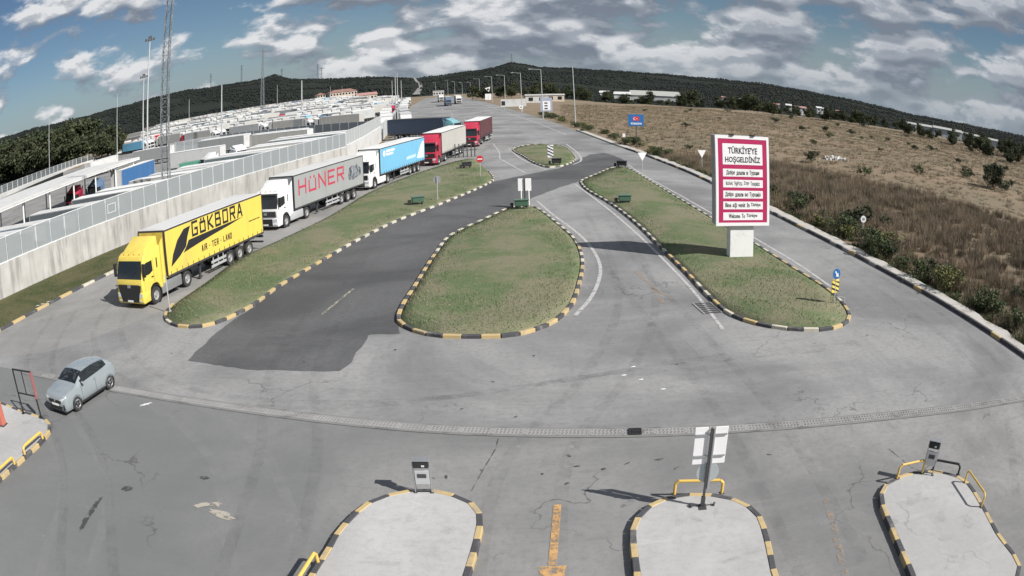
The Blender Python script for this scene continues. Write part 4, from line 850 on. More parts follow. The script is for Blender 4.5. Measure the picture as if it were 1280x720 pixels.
# ================================================================== HATCHBACK
def build_car():
    paintm = pm('car_silver', (0.32,0.36,0.38), 0.27, 0.3, 0.03, 2, (0.2,0.2,0.19), 0.15, coat=0.8)
    root = thing('hatchback_car', 'silver blue hatchback car turning in beside the black frame', 'car', (-18.52,21.38,0), -0.228)
    # stations: y, sill half width, side half width, belt half width, z sill, z mid, z belt, roof half width, z roof edge, z centre
    ST = [(0.00,.56,.66,.60,.23,.46,.66,.42,.70,.72),(0.05,.68,.77,.72,.19,.48,.745,.50,.785,.80),(0.14,.76,.835,.80,.18,.50,.80,.57,.845,.86),(0.36,.80,.875,.845,.18,.52,.85,.62,.895,.915),(0.70,.80,.89,.86,.18,.54,.89,.66,.935,.955),
          (1.00,.80,.895,.865,.18,.55,.94,.70,.975,.99),(1.2,.80,.897,.868,.18,.55,.965,.69,1.11,1.135),(1.48,.80,.898,.87,.18,.55,.985,.66,1.265,1.295),(1.74,.80,.898,.87,.18,.55,1.0,.63,1.355,1.39),(2.1,.80,.898,.87,.18,.56,1.015,.62,1.39,1.425),
          (2.6,.80,.898,.868,.18,.56,1.035,.61,1.385,1.42),(3.05,.80,.898,.865,.18,.57,1.065,.59,1.35,1.385),(3.4,.80,.898,.86,.18,.58,1.10,.57,1.30,1.335),(3.66,.79,.89,.845,.20,.60,1.09,.55,1.24,1.275),(3.82,.77,.875,.82,.24,.62,1.05,.54,1.13,1.16),(3.95,.75,.85,.785,.28,.62,.98,.53,1.02,1.035),(4.02,.72,.82,.75,.32,.62,.92,.5,.945,.95),(4.05,.62,.72,.66,.38,.6,.82,.42,.84,.85)]
    ST = np.array(ST); ys = []
    for a, b in zip(ST[:-1,0], ST[1:,0]): ys += list(np.linspace(a, b, 3)[:-1])
    ys.append(ST[-1,0]); S = np.array([[np.interp(y, ST[:,0], ST[:,k]) for k in range(10)] for y in ys])
    def half(s):
        y, ws, w, wb, zs, zm, zb, wr, ze, zc = s
        return [(0,zs),(ws,zs),((ws+w)/2+.02,zs+.08),(w,zm-.06),(w,zm+.12),((w+wb)/2,(zm+.12+zb)/2+.03),(wb,zb),(wb*.55+wr*.45,zb*.5+ze*.5+.015),(wr+.02,ze-.01),(wr*.72,ze*.4+zc*.6),(wr*.35,zc-.004),(0,zc)]
    rings = []
    for s in S:
        hp = half(s); rings.append([(x,s[0],z) for x,z in hp] + [(-x,s[0],z) for x,z in hp[-2:0:-1]])
    n = len(rings[0]); parts = {'body':MB(),'windscreen':MB(),'side_window':MB(),'rear_window':MB()}
    for i in range(len(rings)-1):
        ym = (S[i][0]+S[i+1][0])/2
        for j in range(n):
            f = [rings[i][j], rings[i][(j+1) % n], rings[i+1][(j+1) % n], rings[i+1][j]]; jj = j if j < 11 else n-1-j
            key = 'body'
            if 1.05 < ym < 1.76 and jj in (8,9,10): key = 'windscreen'
            elif 1.35 < ym < 3.42 and jj in (6,7) and not (1.35 < ym < 1.5 and jj == 7): key = 'side_window'
            elif 3.66 < ym < 3.93 and jj in (8,9,10): key = 'rear_window'
            parts[key].add(f, [(0,1,2,3)])
    for rg in (rings[0], rings[-1]): parts['body'].add(rg, [tuple(range(n))])
    for k, mb in parts.items():
        me = mb.mesh(k, paintm if k == 'body' else M['glass']); bm = bmesh.new(); bm.from_mesh(me); bmesh.ops.remove_doubles(bm, verts=bm.verts, dist=1e-4); bmesh.ops.recalc_face_normals(bm, faces=bm.faces); bm.to_mesh(me); bm.free()
        me.polygons.foreach_set('use_smooth', [True]*len(me.polygons)); me.set_sharp_from_angle(angle=R(50)); link(k, me, root)
    from mathutils.bvhtree import BVHTree
    bt = BVHTree.FromPolygons([p for rg in rings for p in rg], [(i*n+j, i*n+(j+1) % n, (i+1)*n+(j+1) % n, (i+1)*n+j) for i in range(len(rings)-1) for j in range(n)] + [tuple(range(n))])
    def patch(name, q4, mat, nu=8, nv=5, lift=.008):
        """a trim piece laid on the nose: corners in front view (x, z)"""
        vs_ = []
        for a in range(nv+1):
            for b in range(nu+1):
                u, v = b/nu, a/nv; x = (q4[0][0]*(1-u)+q4[1][0]*u)*(1-v)+(q4[3][0]*(1-u)+q4[2][0]*u)*v; z = (q4[0][1]*(1-u)+q4[1][1]*u)*(1-v)+(q4[3][1]*(1-u)+q4[2][1]*u)*v
                hit = bt.ray_cast(Vector((x,-1,z)), Vector((0,1,0)), 2.0); y = hit[0].y if hit[0] is not None else .3
                vs_.append((x, y-lift, z))
        return MB().add(vs_, [(a*(nu+1)+b, a*(nu+1)+b+1, (a+1)*(nu+1)+b+1, (a+1)*(nu+1)+b) for a in range(nv) for b in range(nu)]).build(name, mat, root, 40)
    for s in (-1,1):
        for yy in (0.83,3.41):
            MB().lathe_x([(-.1,.325),(-.1,.345),(.098,.345),(.098,.325)], 28).build('wheel_arch', M['black'], root).location = (s*.80,yy,.325)
            MB().disc((s*.80,yy,.325),(1,0,0),.335,.17,28).build('wheel_well', M['black'], root)
            add_wheel(root, s, yy, .315, .80, CW)
        patch('headlight', [(s*.36,.655),(s*.60,.60),(s*.80,.785),(s*.50,.72)], M['lamp_glass'])
        patch('running_light', [(s*.56,.61),(s*.62,.61),(s*.70,.36),(s*.65,.36)], M['lamp_glass'])
        patch('side_intake', [(s*.60,.46),(s*.72,.52),(s*.74,.28),(s*.60,.26)], M['black'])
        mr = MB().box(min(s*.87,s*1.03),max(s*.87,s*1.03),1.36,1.48,.94,1.06).build('mirror', paintm, root, None, .03, 2)
        MB().box(min(s*.86,s*1.02),max(s*.86,s*1.02),1.345,1.36,.93,1.0).build('mirror_trim', M['black'], root)
        MB().box(s*.915-.006,s*.915+.006,2.26,2.42,.85,.88).build('door_handle', paintm, root)
        MB().box(s*.9-.006,s*.9+.006,1.2,3.0,.205,.29).build('sill_trim', M['black'], root)
        for yy in (1.30,2.38): MB().box(s*.9-.0045,s*.9+.0045,yy-.004,yy+.004,.3,.92).build('door_seam', M['black'], root)
        MB().box(s*.71-.012,s*.71+.012,2.37,2.45,.985,1.33).build('window_pillar', M['black'], root)
        MB().hexa([(s*.55,3.93,.78),(s*.80,3.84,.80),(s*.80,3.7,.80),(s*.55,3.8,.78),(s*.55,3.97,.9),(s*.78,3.87,.93),(s*.78,3.7,.93),(s*.55,3.8,.9)]).build('tail_lamp', M['red_lamp'], root)
    patch('grille', [(-.44,.50),(.44,.50),(.56,.655),(-.56,.655)], M['black'])
    patch('intake', [(-.50,.25),(.50,.25),(.56,.41),(-.56,.41)], M['black'])
    MB().add([(0,-.02,.66),(.05,-.02,.6),(0,-.02,.54),(-.05,-.02,.6),(0,.02,.66),(.05,.02,.6),(0,.02,.54),(-.05,.02,.6)], [(0,1,2,3),(4,7,6,5),(0,4,5,1),(1,5,6,2),(2,6,7,3),(3,7,4,0)]).build('badge', M['alloy'], root)
    MB().box(-.26,.26,-.03,-.012,.41,.50).build('number_plate', M['sign_white'], root)
    MB().tube((0,3.25,1.39),(.0,3.55,1.62),.006,n=5).build('antenna', M['black'], root)
    MB().hexa([(-.75,.02,.16),(.75,.02,.16),(.75,.2,.14),(-.75,.2,.14),(-.62,-.03,.2),(.62,-.03,.2),(.75,.2,.22),(-.75,.2,.22)]).build('front_lip', M['black'], root)
    MB().box(-.45,.45,1.14,1.16,1.03,1.05).build('wiper', M['black'], root)
    MB().hexa([(-.30,1.22,1.115),(-.08,1.22,1.115),(-.08,1.3,1.15),(-.30,1.3,1.15),(-.30,1.22,1.125),(-.08,1.22,1.125),(-.08,1.3,1.165),(-.30,1.3,1.165)]).build('paper', M['sign_white'], root)
build_car()

# ================================================================== BILLBOARD
bb = thing('welcome_billboard', 'large pink and white welcome billboard on a white post in the right island', 'billboard', (13.6,42.75,0), 0.055)
W_, Z0, Z1 = 1.8, 2.15, 7.45
MB().box(-W_+.03,W_-.03,0.05,0.95,Z0,Z1).build('case', M['sign_grey'], bb, None, .05, 2)
rim_ = MB(); rim_.box(-W_,W_,-.02,.12,Z0-.03,Z0+.16); rim_.box(-W_,W_,-.02,.12,Z1-.16,Z1+.03); rim_.box(-W_,-W_+.16,-.02,.12,Z0+.16,Z1-.16); rim_.box(W_-.16,W_,-.02,.12,Z0+.16,Z1-.16); rim_.build('rim', M['sign_white'], bb)
face = MB().box(-W_+.16,W_-.16,-.005,.06,Z0+.16,Z1-.16).build('face', M['magenta'], bb)
MB().box(-.8,.8,.2,.85,0.03,Z0).build('post', M['white'], bb, None, .03, 2); MB().box(-.88,.88,.12,.93,-.1,.12).build('plinth', M['pavement'], bb)
for s in (-.7,.7): MB().box(s-.12,s+.12,-.1,.25,Z1+.03,Z1+.12).build('lamp_bracket', M['black'], bb)
def tfit(body, u0, u1, v0, v1, mat, bold=0.0): text('lettering', body, u1-u0, v1-v0, mat, face, (u0,-.016,v0), (1,0,0), (0,0,1), 0.0 if 0 else 0.004, bold)
def pframe(u0, u1, v0, v1): flat('text_panel', [(u0,v0),(u1,v0),(u1,v1),(u0,v1)], M['sign_white'], face, (0,-.009,0), (1,0,0), (0,0,1), .002)
pframe(-1.34,1.34,5.75,7.0); tfit("TÜRKİYE'YE", -.98, .98, 6.40, 6.9, M['ink'], 0.02); tfit('HOŞGELDİNİZ', -1.18, 1.18, 5.80, 6.33, M['ink'], 0.02)
M['ink_soft'] = pm('ink_soft', (0.09,0.09,0.1), 0.6)
for i, (s, w) in enumerate((('Добре дошли в Турция',1.12),('Καλώς Ήρθατε Στην Τουρκία',1.15),('Добро дошли во Турција',1.2),('Bine aţi venit în Türkiye',1.2),('Welcome To Türkiye',.98))):
    v = 5.06-i*.645; pframe(-1.34,1.34,v-.02,v+.44); wd = s.split(); un = 2*w/(sum(len(q) for q in wd)+.8*(len(wd)-1)); x = -w
    for q in wd:
        dn = any(c in q for c in 'дурpφρţ') * .06; up = .26 if (q[0].isupper() or any(c in q for c in 'lthîi')) else .19
        tfit(q, x, x+len(q)*un*.97, v+.1-dn, v+.1+up, M['ink'] if i != 1 else M['ink_soft'], 0.015); x += (len(q)+.8)*un

# ================================================================== SIGNS
def pole(root, h, r=0.035, x=0, y=0, mat='galv', name='pole'): return MB().tube((x,y,-.2),(x,y,h),r,n=10).build(name, M[mat], root)
def sign(name, label, loc, rz=0.0): return thing(name, label, 'sign', loc, rz)
X_, Z_ = (1,0,0), (0,0,1)
# blue country sign with ring of stars
s = sign('country_sign', 'blue country name sign on a grey post beside the dry field', (19.6,117.5,0.1), 0.1)
for dx in (.0,): pole(s, 3.3, .07, dx, .08, 'dark_steel')
pl = MB().box(-1.25,1.25,-.03,.03,3.0,4.85).build('plate', M['sign_blue'], s, None, .02, 1)
text('lettering', 'TÜRKİYE', 1.8, .36, M['sign_white'], pl, (-.9,-.035,3.25), X_, Z_, .004, 0.03); flat('flag', [(-.45,3.85),(.5,3.85),(.5,4.5),(-.45,4.5)], M['sign_red'], pl, (0,-.035,0), X_, Z_, .003)
flat('crescent', [(-.2+.2*math.cos(t)*(1 if i < 13 else .8)+(0 if i < 13 else .04), 4.17+.2*math.sin(t)*(1 if i < 13 else .78)) for i, t in enumerate([R(40+280*k/12) for k in range(13)]+[R(320-280*k/12) for k in range(13)])], M['sign_white'], pl, (0,-.04,0), X_, Z_, .004)
flat('star', [(.14+(.11 if k % 2 == 0 else .045)*math.cos(R(90+36*k)), 4.17+(.11 if k % 2 == 0 else .045)*math.sin(R(90+36*k))) for k in range(10)], M['sign_white'], pl, (0,-.04,0), X_, Z_, .004)
# triangular give-way signs
def triangle_sign(label, loc, h, w, rz=0.0):
    s = sign('give_way_sign', label, loc, rz); pole(s, h-.05)
    mb = MB(); tri = [(-w,0),(0,-1.73*w),(w,0)]
    mb.add([(u,-.05,h+v) for u,v in tri]+[(u,-.035,h+v) for u,v in tri], [(0,1,2),(5,4,3),(0,3,4,1),(1,4,5,2),(2,5,3,0)]); p = mb.build('plate', M['sign_white'], s)
    return s
triangle_sign('white downward triangle sign at the far tip of the right island', (14.3,82.4,.1), 2.3, .52, .15); triangle_sign('white downward triangle sign on the field side of the right road', (21.9,85.3,.1), 2.45, .52, .1)
# no-entry sign and the blank round sign
s = sign('no_entry_sign', 'red no entry sign with white bar near the tip of the left island', (-2.9,82.1,.15)); pole(s, 2.0); p = MB().disc((0,-.05,1.85),(0,1,0),.36,.02,28).build('plate', M['sign_red'], s); flat('bar', [(-.26,1.79),(.26,1.79),(.26,1.91),(-.26,1.91)], M['sign_white'], p, (0,-.062,0), X_, Z_, .003)
s = sign('round_sign', 'grey back of a round sign on a pole in the left island', (-6.1,66.9,.15)); pole(s, 2.1); MB().disc((0,.05,1.8),(0,1,0),.34,.02,28).build('plate', M['sign_grey'], s)
s = sign('twin_panel_sign', 'white twin panel sign seen from behind at the tip of the centre island', (1.25,62.0,.15)); pole(s, 2.3, .05, 0, -.06, 'dark_steel')
for a in (-.52,.03): MB().box(a,a+.49,-.0,.03,1.25,2.25).build('plate', M['sign_white'], s)
for a in (-.3,.3): pole(s, 1.3, .06, a, 0, 'white', 'leg')
# chevron markers
def chevrons(root, w, z0, z1, n, cols):
    pl = MB().box(-w,w,-.02,.02,z0,z1).build('plate', M[cols[0]], root, None, .01, 1); st = (z1-z0)/n
    for k in range(n): 
        a = z0+st*k; poly = [(-w,a+st*.9),(w,a+.02),(w,min(z1,a+st*.45)),(-w,min(z1,a+st*1.35))]
        poly = [(u, max(z0,min(z1,v))) for u, v in poly]; flat('stripe', poly, M[cols[1]], pl, (0,-.024,0), X_, Z_, .003)
s = sign('keep_right_sign', 'round blue arrow sign above a black and yellow striped board at the right island tip', (16.0,33.2,.15), .2); pole(s, 1.65)
chevrons(s, .25, .5, 1.18, 3, ('sign_yellow','black')); p = MB().disc((0,-.05,1.48),(0,1,0),.26,.02,28).build('arrow_plate', M['sign_blue'], s)
flat('arrow', [(-.13,1.6),(-.07,1.63),(.05,1.47),(.11,1.53),(.14,1.32),(-.06,1.36),(.0,1.42)], M['sign_white'], p, (0,-.062,0), X_, Z_, .003)
hoop = MB().path([(.25,.1,0),(.25,.1,.25),(.55,-.25,.25),(.55,-.25,0)], .03).build('guard_hoop', M['galv'], s)
s = sign('striped_marker', 'black and white striped marker post on the small far island', (5.0,92.3,.15)); pole(s, 2.2); chevrons(s, .34, .7, 2.25, 4, ('sign_white','black'))
s = sign('speed_limit_sign', 'white round speed limit sign 50 among the roadside bushes', (24.9,46.9,.1), -.1); pole(s, 1.75); p = MB().disc((0,-.05,1.78),(0,1,0),.25,.02,28).build('plate', M['sign_white'], s); text('lettering', '50', .23, .2, M['ink'], p, (-.115,-.062,1.68), X_, Z_, .003, .03)
s = sign('information_sign', 'blue framed white information board beside the far road', (10.4,204,0), .05); pole(s, 2.2, .08, -.7); pole(s, 2.2, .08, .7); p = MB().box(-1.55,1.55,-.05,.05,1.6,5.4).build('plate', pm('pale_blue_board', (0.33,0.36,0.45), .6), s); q = MB().box(-1.0,1.0,-.09,-.05,1.9,4.4).build('panel', M['sign_white'], s)
for k in range(3): MB().box(-.5,.35,-.11,-.09,2.2+.75*k,2.55+.75*k).build('symbol', M['ink'], q)
s = sign('parking_sign', 'small round white sign beside the far road bend', (4.4,233,0)); pole(s, 1.4, .06); p = MB().disc((0,-.08,1.8),(0,1,0),.62,.05,24).build('plate', M['sign_white'], s); MB().disc((0,-.12,1.8),(0,1,0),.22,.03,16).build('symbol', M['ink'], p)
s = sign('warning_sign', 'white panel sign with triangle top far along the road', (-8.6,385,0)); pole(s, 3, .1); MB().box(-1.5,1.5,-.05,.05,.4,3.6).build('plate', M['sign_white'], s); MB().disc((0,-.02,6.1),(0,1,0),1.6,.1,3).build('triangle_plate', M['sign_white'], s); MB().disc((0,-.1,5.9),(0,1,0),.55,.05,12).build('symbol', M['ink'], s)
s = sign('roadside_board', 'wide white roadside board in the dry field beyond the bend', (2.5,262,0)); pole(s, 1.5, .08, -3); pole(s, 1.5, .08, 3); MB().box(-4.2,4.2,-.06,.06,1.0,3.6).build('plate', M['offwhite'], s); MB().box(-4.0,-2.8,-.1,-.06,1.5,3.0).build('symbol', M['ink'], s)
s = sign('kilometre_post', 'little white plate on a stick beside the country sign', (18.6,124,.0)); pole(s, 1.3, .04); MB().box(-.22,.22,-.06,-.03,.85,1.4).build('plate', M['sign_white'], s)
# grey pole by the yellow truck
s = thing('marker_pole', 'thin bare grey pole at the left island corner by the yellow truck', 'pole', (-18.5,35.5,.1)); pole(s, 2.05, .04); MB().box(-.08,.08,-.08,.08,0,.04).build('base_plate', M['galv'], s)

# the large sign seen from behind on the middle lane island
s = sign('lane_sign', 'lane sign seen from behind, two white panels and grey disc on the middle concrete island', (4.68,16.2,.15), -.1)
MB().box(-.03,.03,-.03,.03,0,2.3).build('pole', M['dark_steel'], s); MB().tube((.07,0,.55),(.07,0,2.3),.035).build('pipe', M['steel'], s)
for a in (-.42,.1): MB().box(a,a+.34,.04,.06,1.28,2.32).build('panel', M['sign_white'], s, None, .006, 1)
MB().disc((.03,.06,1.02),(0,1,0),.3,.02,32).build('disc', pm('disc_grey', (0.42,0.46,0.47), .45, .3), s)
for zz in (1.5,2.1): MB().box(-.4,.42,.0,.04,zz,zz+.04).build('bracket', M['steel'], s)
MB().box(-.1,.1,-.2,.1,0,.02).box(-.05,.05,-.06,.06,.0,.3).build('base', M['dark_steel'], s)
for sg in (-1,1): MB().tube((0,0,.03),(sg*.34,.02,.03),.012).tube((sg*.3,-.05,.03),(sg*.34,.06,.05),.03).build('anchor_wire', M['dark_steel'], s)

# ================================================================== TICKET STANDS, HOOPS, FRAME ON THE LANE ISLANDS
def stand(label, loc, rz, h=0.98):
    s = thing('card_reader_stand', label, 'stand', loc, rz)
    for x in (-.22,.22):
        MB().tube((x,0,0),(x,0,h),.018).build('leg', M['steel'], s); MB().tube((x,.16,0),(x,.02,h*.75),.014).build('brace', M['steel'], s); MB().box(x-.05,x+.05,-.05,.05,0,.012).build('foot', M['dark_steel'], s)
    MB().box(-.19,.19,-.03,.03,h*.28,h*.72).build('panel', M['galv'], s, None, .01, 1); MB().box(-.12,.12,-.04,-.03,h*.5,h*.62).build('label_plate', M['dark_steel'], s)
    MB().hexa([(-.2,-.08,h*.82),(.2,-.08,h*.82),(.2,.1,h*.82),(-.2,.1,h*.82),(-.2,-.05,h),(.2,-.05,h),(.2,.12,h*1.02),(-.2,.12,h*1.02)]).build('reader_head', M['black'], s, None, .015, 1)
    MB().box(-.23,.23,-.07,.16,h*1.03,h*1.05).build('rain_cover', M['steel'], s); MB().tube((-.22,0,.06),(.22,0,.06),.014).build('crossbar', M['dark_steel'], s)
    MB().box(.02,.1,-.09,-.075,h*.87,h*.92).build('screen', M['lamp_glass'], s); return s
stand('small steel card reader stand on the left concrete lane island', (-2.5,17.75,.15), .0)
stand('tilted steel card reader stand between guard hoops on the right concrete lane island', (12.15,15.45,.15), -.75, 1.1)
def guard(label, a, b, h, mat, r=0.035, mid=False):
    a = Vector(a); b = Vector(b); s = thing('guard_hoop', label, 'guard rail', (a.x,a.y,.15)); d = b-a; c = .09*d.normalized()
    MB().path([(0,0,0),(0,0,h-.09),(c.x,c.y,h),(d.x-c.x,d.y-c.y,h),(d.x,d.y,h-.09),(d.x,d.y,0)], r, 10).build('pipe', M[mat], s, 40)
    for p in ((0,0),(d.x,d.y)): MB().box(p[0]-.07,p[0]+.07,p[1]-.07,p[1]+.07,0,.012).build('foot_plate', M['dark_steel'], s)
    return s
guard('yellow guard hoop behind the lane sign on the middle concrete island', (4.06,17.0), (5.35,16.75), .42, 'guard_yellow', .045)
guard('yellow guard hoop left of the stand on the right concrete island', (10.95,15.65), (12.0,15.6), .46, 'guard_yellow', .04)
guard('black guard hoop right of the stand on the right concrete island', (12.5,15.6), (13.3,14.9), .36, 'black', .04)
guard('long yellow and black guard hoop on the right side of the right concrete island', (13.3,14.35), (13.12,12.75), .44, 'guard_yellow', .035)
guard('yellow guard hoop at the lower left of the left concrete island', (-4.78,14.0), (-5.0,12.6), .34, 'guard_yellow', .05)
guard('yellow guard hoop nearer the black frame on the left edge island', (-17.85,17.2), (-17.7,18.7), .3, 'guard_yellow', .06)
guard('yellow guard hoop at the left frame edge', (-18.05,14.4), (-17.9,16.3), .3, 'guard_yellow', .06)
fr = thing('display_frame', 'empty black metal display frame standing near the parked silver car', 'frame', (-19.75,20.55,.15), -.1)
for x in (-.72,.72): MB().box(x-.03,x+.03,-.03,.03,0,2.0).build('leg', M['black'], fr); MB().box(x-.09,x+.09,-.09,.09,0,.03).build('foot', M['black'], fr)
MB().box(-.75,.75,-.03,.03,1.95,2.01).build('top_rail', M['black'], fr); MB().box(-.72,.72,-.025,.025,.92,.97).build('lower_rail', M['black'], fr); MB().box(-.02,.02,-.02,.02,.97,1.95).build('mullion', M['black'], fr)
MB().box(.75,.79,-.09,.09,.85,1.98).build('side_board', M['pink_board'], fr)
bo = thing('red_bollard', 'faded red square bollard at the left frame edge', 'bollard', (-21.0,19.2,.15)); MB().box(-.16,.16,-.16,.16,0,1.0).build('post', M['rust_red'], bo, None, .03, 2); MB().box(-.2,.2,-.2,.2,0,.05).build('base', M['dark_steel'], bo)

# dark green ground floodlights on the islands
def ground_lamp(label, loc, rz=0.0, m='box_green', sc=1.0):
    s = thing('ground_floodlight', label, 'floodlight', loc, rz); a = sc
    MB().box(-.5*a,.5*a,-.28*a,.3*a,.18*a,.62*a).build('housing', M[m], s, None, .04, 2); MB().box(-.44*a,.44*a,.3*a,.33*a,.22*a,.58*a).build('glass', M['glass'], s)
    MB().box(-.56*a,.56*a,-.34*a,.36*a,.62*a,.67*a).build('lid', M[m], s, None, .01, 1)
    for x in (-.35*a,.35*a): MB().box(x-.06,x+.06,-.1,.1,-.03,.19*a).build('foot', M['dark_steel'], s)
    MB().box(-.6*a-.25,-.6*a,-.12,.12,.05,.4*a).build('ballast_box', M['black'], s)
ground_lamp('green floodlight box on the left island near the dark road kerb', (-7.6,65.0,.2), .3); ground_lamp('black floodlight box on the left island tip behind the no entry sign', (-4.7,90.2,.2), .3, 'black')
ground_lamp('green floodlight box at the foot of the twin panel sign on the centre island', (.95,61.2,.15), 0, 'box_green', 1.05); ground_lamp('green floodlight box on the grass of the right island', (9.35,62.8,.15), 0, 'box_green', 1.0)
ground_lamp('black floodlight box at the far tip of the right island', (12.9,88.3,.1), -.3, 'black', 1.1); ground_lamp('black floodlight box below the striped marker on the small island', (5.6,91.0,.15), 0, 'black', 1.1)
mc = thing('drain_cover', 'broken steel drain cover on the road beside the right island kerb', 'drain cover', (9.0,33.85,.0), .1)
for k in range(6): MB().box(-.42,.42,-.9+k*.3,-.78+k*.3,.012,.03).build('bar', M['dark_steel'], mc)
for x in (-.46,.46): MB().box(x-.04,x+.04,-.95,.78,.012,.035).build('side_bar', M['grate'], mc)
bs_ = thing('post_stack', 'cluster of grey barrier posts at the far tip of the left island', 'barrier', (-5.6,104.5,0), .3)
for k in range(6): MB().tube((-1.4+k*.55,random.uniform(-.3,.3),0),(-1.4+k*.55,0,1.9),.07,n=6).build('post', M['dark_steel'], bs_)
MB().box(-1.6,1.6,-.05,.05,.9,1.0).build('rail', M['dark_steel'], bs_)

# ================================================================== MASTS AND LAMP POSTS
M['mast_grey'] = pm('mast_grey', (0.2,0.22,0.235), .6, .3, .1, 4)
ms = thing('lattice_mast', 'tall grey lattice mast behind the trailers on the left', 'mast', (-36.6,72.6,0), .3); HM = 34.0
def lat(root, H_, w0, w1, n, r):
    cs = [(-1,-1),(1,-1),(1,1),(-1,1)]
    for sx, sy in cs: MB().tube((sx*w0,sy*w0,-.2),(sx*w1,sy*w1,H_),r,r*.8,6).build('leg', M['mast_grey'], root)
    br = MB()
    for k in range(n):
        za, zb = H_*k/n, H_*(k+1)/n; wa, wb = w0+(w1-w0)*k/n, w0+(w1-w0)*(k+1)/n
        for q in range(4):
            a, b = cs[q], cs[(q+1) % 4]; 
            if k % 2: a, b = b, a
            br.tube((a[0]*wa,a[1]*wa,za),(b[0]*wb,b[1]*wb,zb),r*.55,n=4,cap=False); br.tube((a[0]*wb,a[1]*wb,zb),(b[0]*wb,b[1]*wb,zb),r*.5,n=4,cap=False)
    tag(br.build('bracing', M['mast_grey'], root), kind='stuff')
lat(ms, HM, .52, .36, 34, .055); MB().tube((.3,-.55,0),(.3,-.42,HM),.04,n=5).build('cable', M['black'], ms)
def at(az, d): a = R(az); return d*math.sin(a), d*math.cos(a)
def topz(az, d, el): return H + d*math.tan(R(el))
def flood_mast(label, az, d, el, r=.24, heads=True, name='floodlight_mast'):
    x, y = at(az, d); zb = ztf(x,y); hh = topz(az,d,el)-zb; s = thing(name, label, 'mast', (x,y,zb), -R(az))
    MB().tube((0,0,-.3),(0,0,hh),r,r*.55,10).build('pole', M['galv'], s)
    if heads:
        MB().box(-1.5,1.5,-.12,.12,hh-.2,hh).build('crossarm', M['galv'], s)
        for k in (-1.2,-.4,.4,1.2): MB().box(k-.3,k+.3,-.5,-.1,hh,hh+.55).build('lamp', M['dark_steel'], s)
        MB().box(-.5,.5,-.4,.4,hh+.6,hh+1.2).build('head', M['dark_steel'], s)
    return s
flood_mast('tall floodlight mast just left of the lattice mast', -28.35, 188, 6.8, .3); flood_mast('shorter floodlight mast left of the tall one', -28.75, 240, 3.8, .3)
flood_mast('pale bare mast rising from the white roofs right of the lattice mast', -21.8, 230, 1.95, .3, False, 'pale_mast'); flood_mast('pale bare mast left of the red roofed building', -15.25, 330, 1.28, .4, False, 'pale_mast')
x, y = at(-18.4,420); ms2 = thing('lattice_mast', 'distant lattice mast standing against the notch in the hills', 'mast', (x,y,ztf(x,y))); lat(ms2, topz(-18.4,420,4.3)-ztf(x,y), 1.0, .35, 22, .12)
for i, (az, d, el, lab) in enumerate(((-38.0,260,2.9,'thin pole among the dark trees at far left'),(-31.2,250,2.9,'thin pole at the right edge of the dark trees'),(-12.1,620,.42,'small mast above the red roofed building'),(-17.2,420,1.2,'short pole beside the distant lattice mast'),(-24.6,330,1.25,'thin pole in front of the left hill'),(-13.0,560,.5,'thin pole left of the red roof'))):
    flood_mast(lab, az, d, el, .16, False, 'utility_pole')
for i, (az, el) in enumerate(((-22.75,3.0),(-20.15,3.25),(-16.85,2.45),(-14.0,2.45),(-13.7,2.1),(0.5,2.05))):
    d = 2100; x, y = at(az,d); zb = ztf(x,y); hh = topz(az,d,el)-zb; s = thing('power_pylon', ['far power pylon over the hill right of the lattice mast','far power pylon left of the distant lattice mast','far power pylon over the dip right of the distant mast','taller of the two far pylons above the dip','shorter of the two far pylons above the dip','antenna tower on the round hilltop behind the road'][i], 'pylon', (x,y,zb))
    mb = MB(); mb.tube((-2.5,0,0),(-.5,0,hh),.5,.35,4); mb.tube((2.5,0,0),(.5,0,hh),.5,.35,4)
    for k in range(7): mb.tube((-2.3+.25*k,0,hh*k/8),(2.2-.25*k,0,hh*(k+1)/8),.25,n=4)
    mb.build('tower', M['dark_steel'], s)
    if i < 5:
        for zz in (hh*.8,hh*.93): MB().box(-5,5,-.3,.3,zz,zz+.6).build('crossarm', M['dark_steel'], s)
def lamp_post(label, x, y, hh, arm=0, r=.1, group=None):
    s = thing('street_lamp', label, 'street lamp', (x,y,ztf(x,y) if x > 20 else 0), 0, group); MB().tube((0,0,-.2),(-.012*hh,0,hh),r*1.3,r*.7,8).build('pole', M['galv'], s)
    if arm: MB().tube((-.01*hh,0,hh-.1),(-arm,0,hh+.1),r*.5,n=6).build('arm', M['galv'], s); MB().box(-arm-.7,-arm,-.15,.15,hh,hh+.18).build('lamp_head', M['galv'], s, None, .04, 1)
for a in (('bare grey pole at the field edge right of the information board',14.6,166.8,13.4,0),('street lamp with arm above the information board',9.2,198.5,13.2,2.6),('street lamp with arm beside the wide white roadside board',4.8,239.7,12.7,2.4),('street lamp with arm left of the white roadside board',-.2,297.6,12.5,2.6),('street lamp with arm right of the triangle topped sign',-6.0,353,12.4,2.6),('street lamp with arm left of the triangle topped sign',-14.2,433.5,11.8,2.6)): lamp_post(*a)
for k, (az, d) in enumerate(((-3.15,470),(-3.7,480),(-4.2,500),(-2.55,450),(-5.1,520))): 
    x, y = at(az,d); lamp_post('thin lamp pole in the row at the far end of the road', x, y, 10+k % 3, 1.2, .08, 'lamp poles at the far road end')
for k, (az, d, hh) in enumerate(((-8.05,205,13.5),(-7.9,240,15),(-7.62,260,12.5),(-8.3,300,13))):
    x, y = at(az,d); lamp_post('pale pole standing over the queue at the far yard corner', x, y, hh, 0, .12, 'poles at the far yard corner')

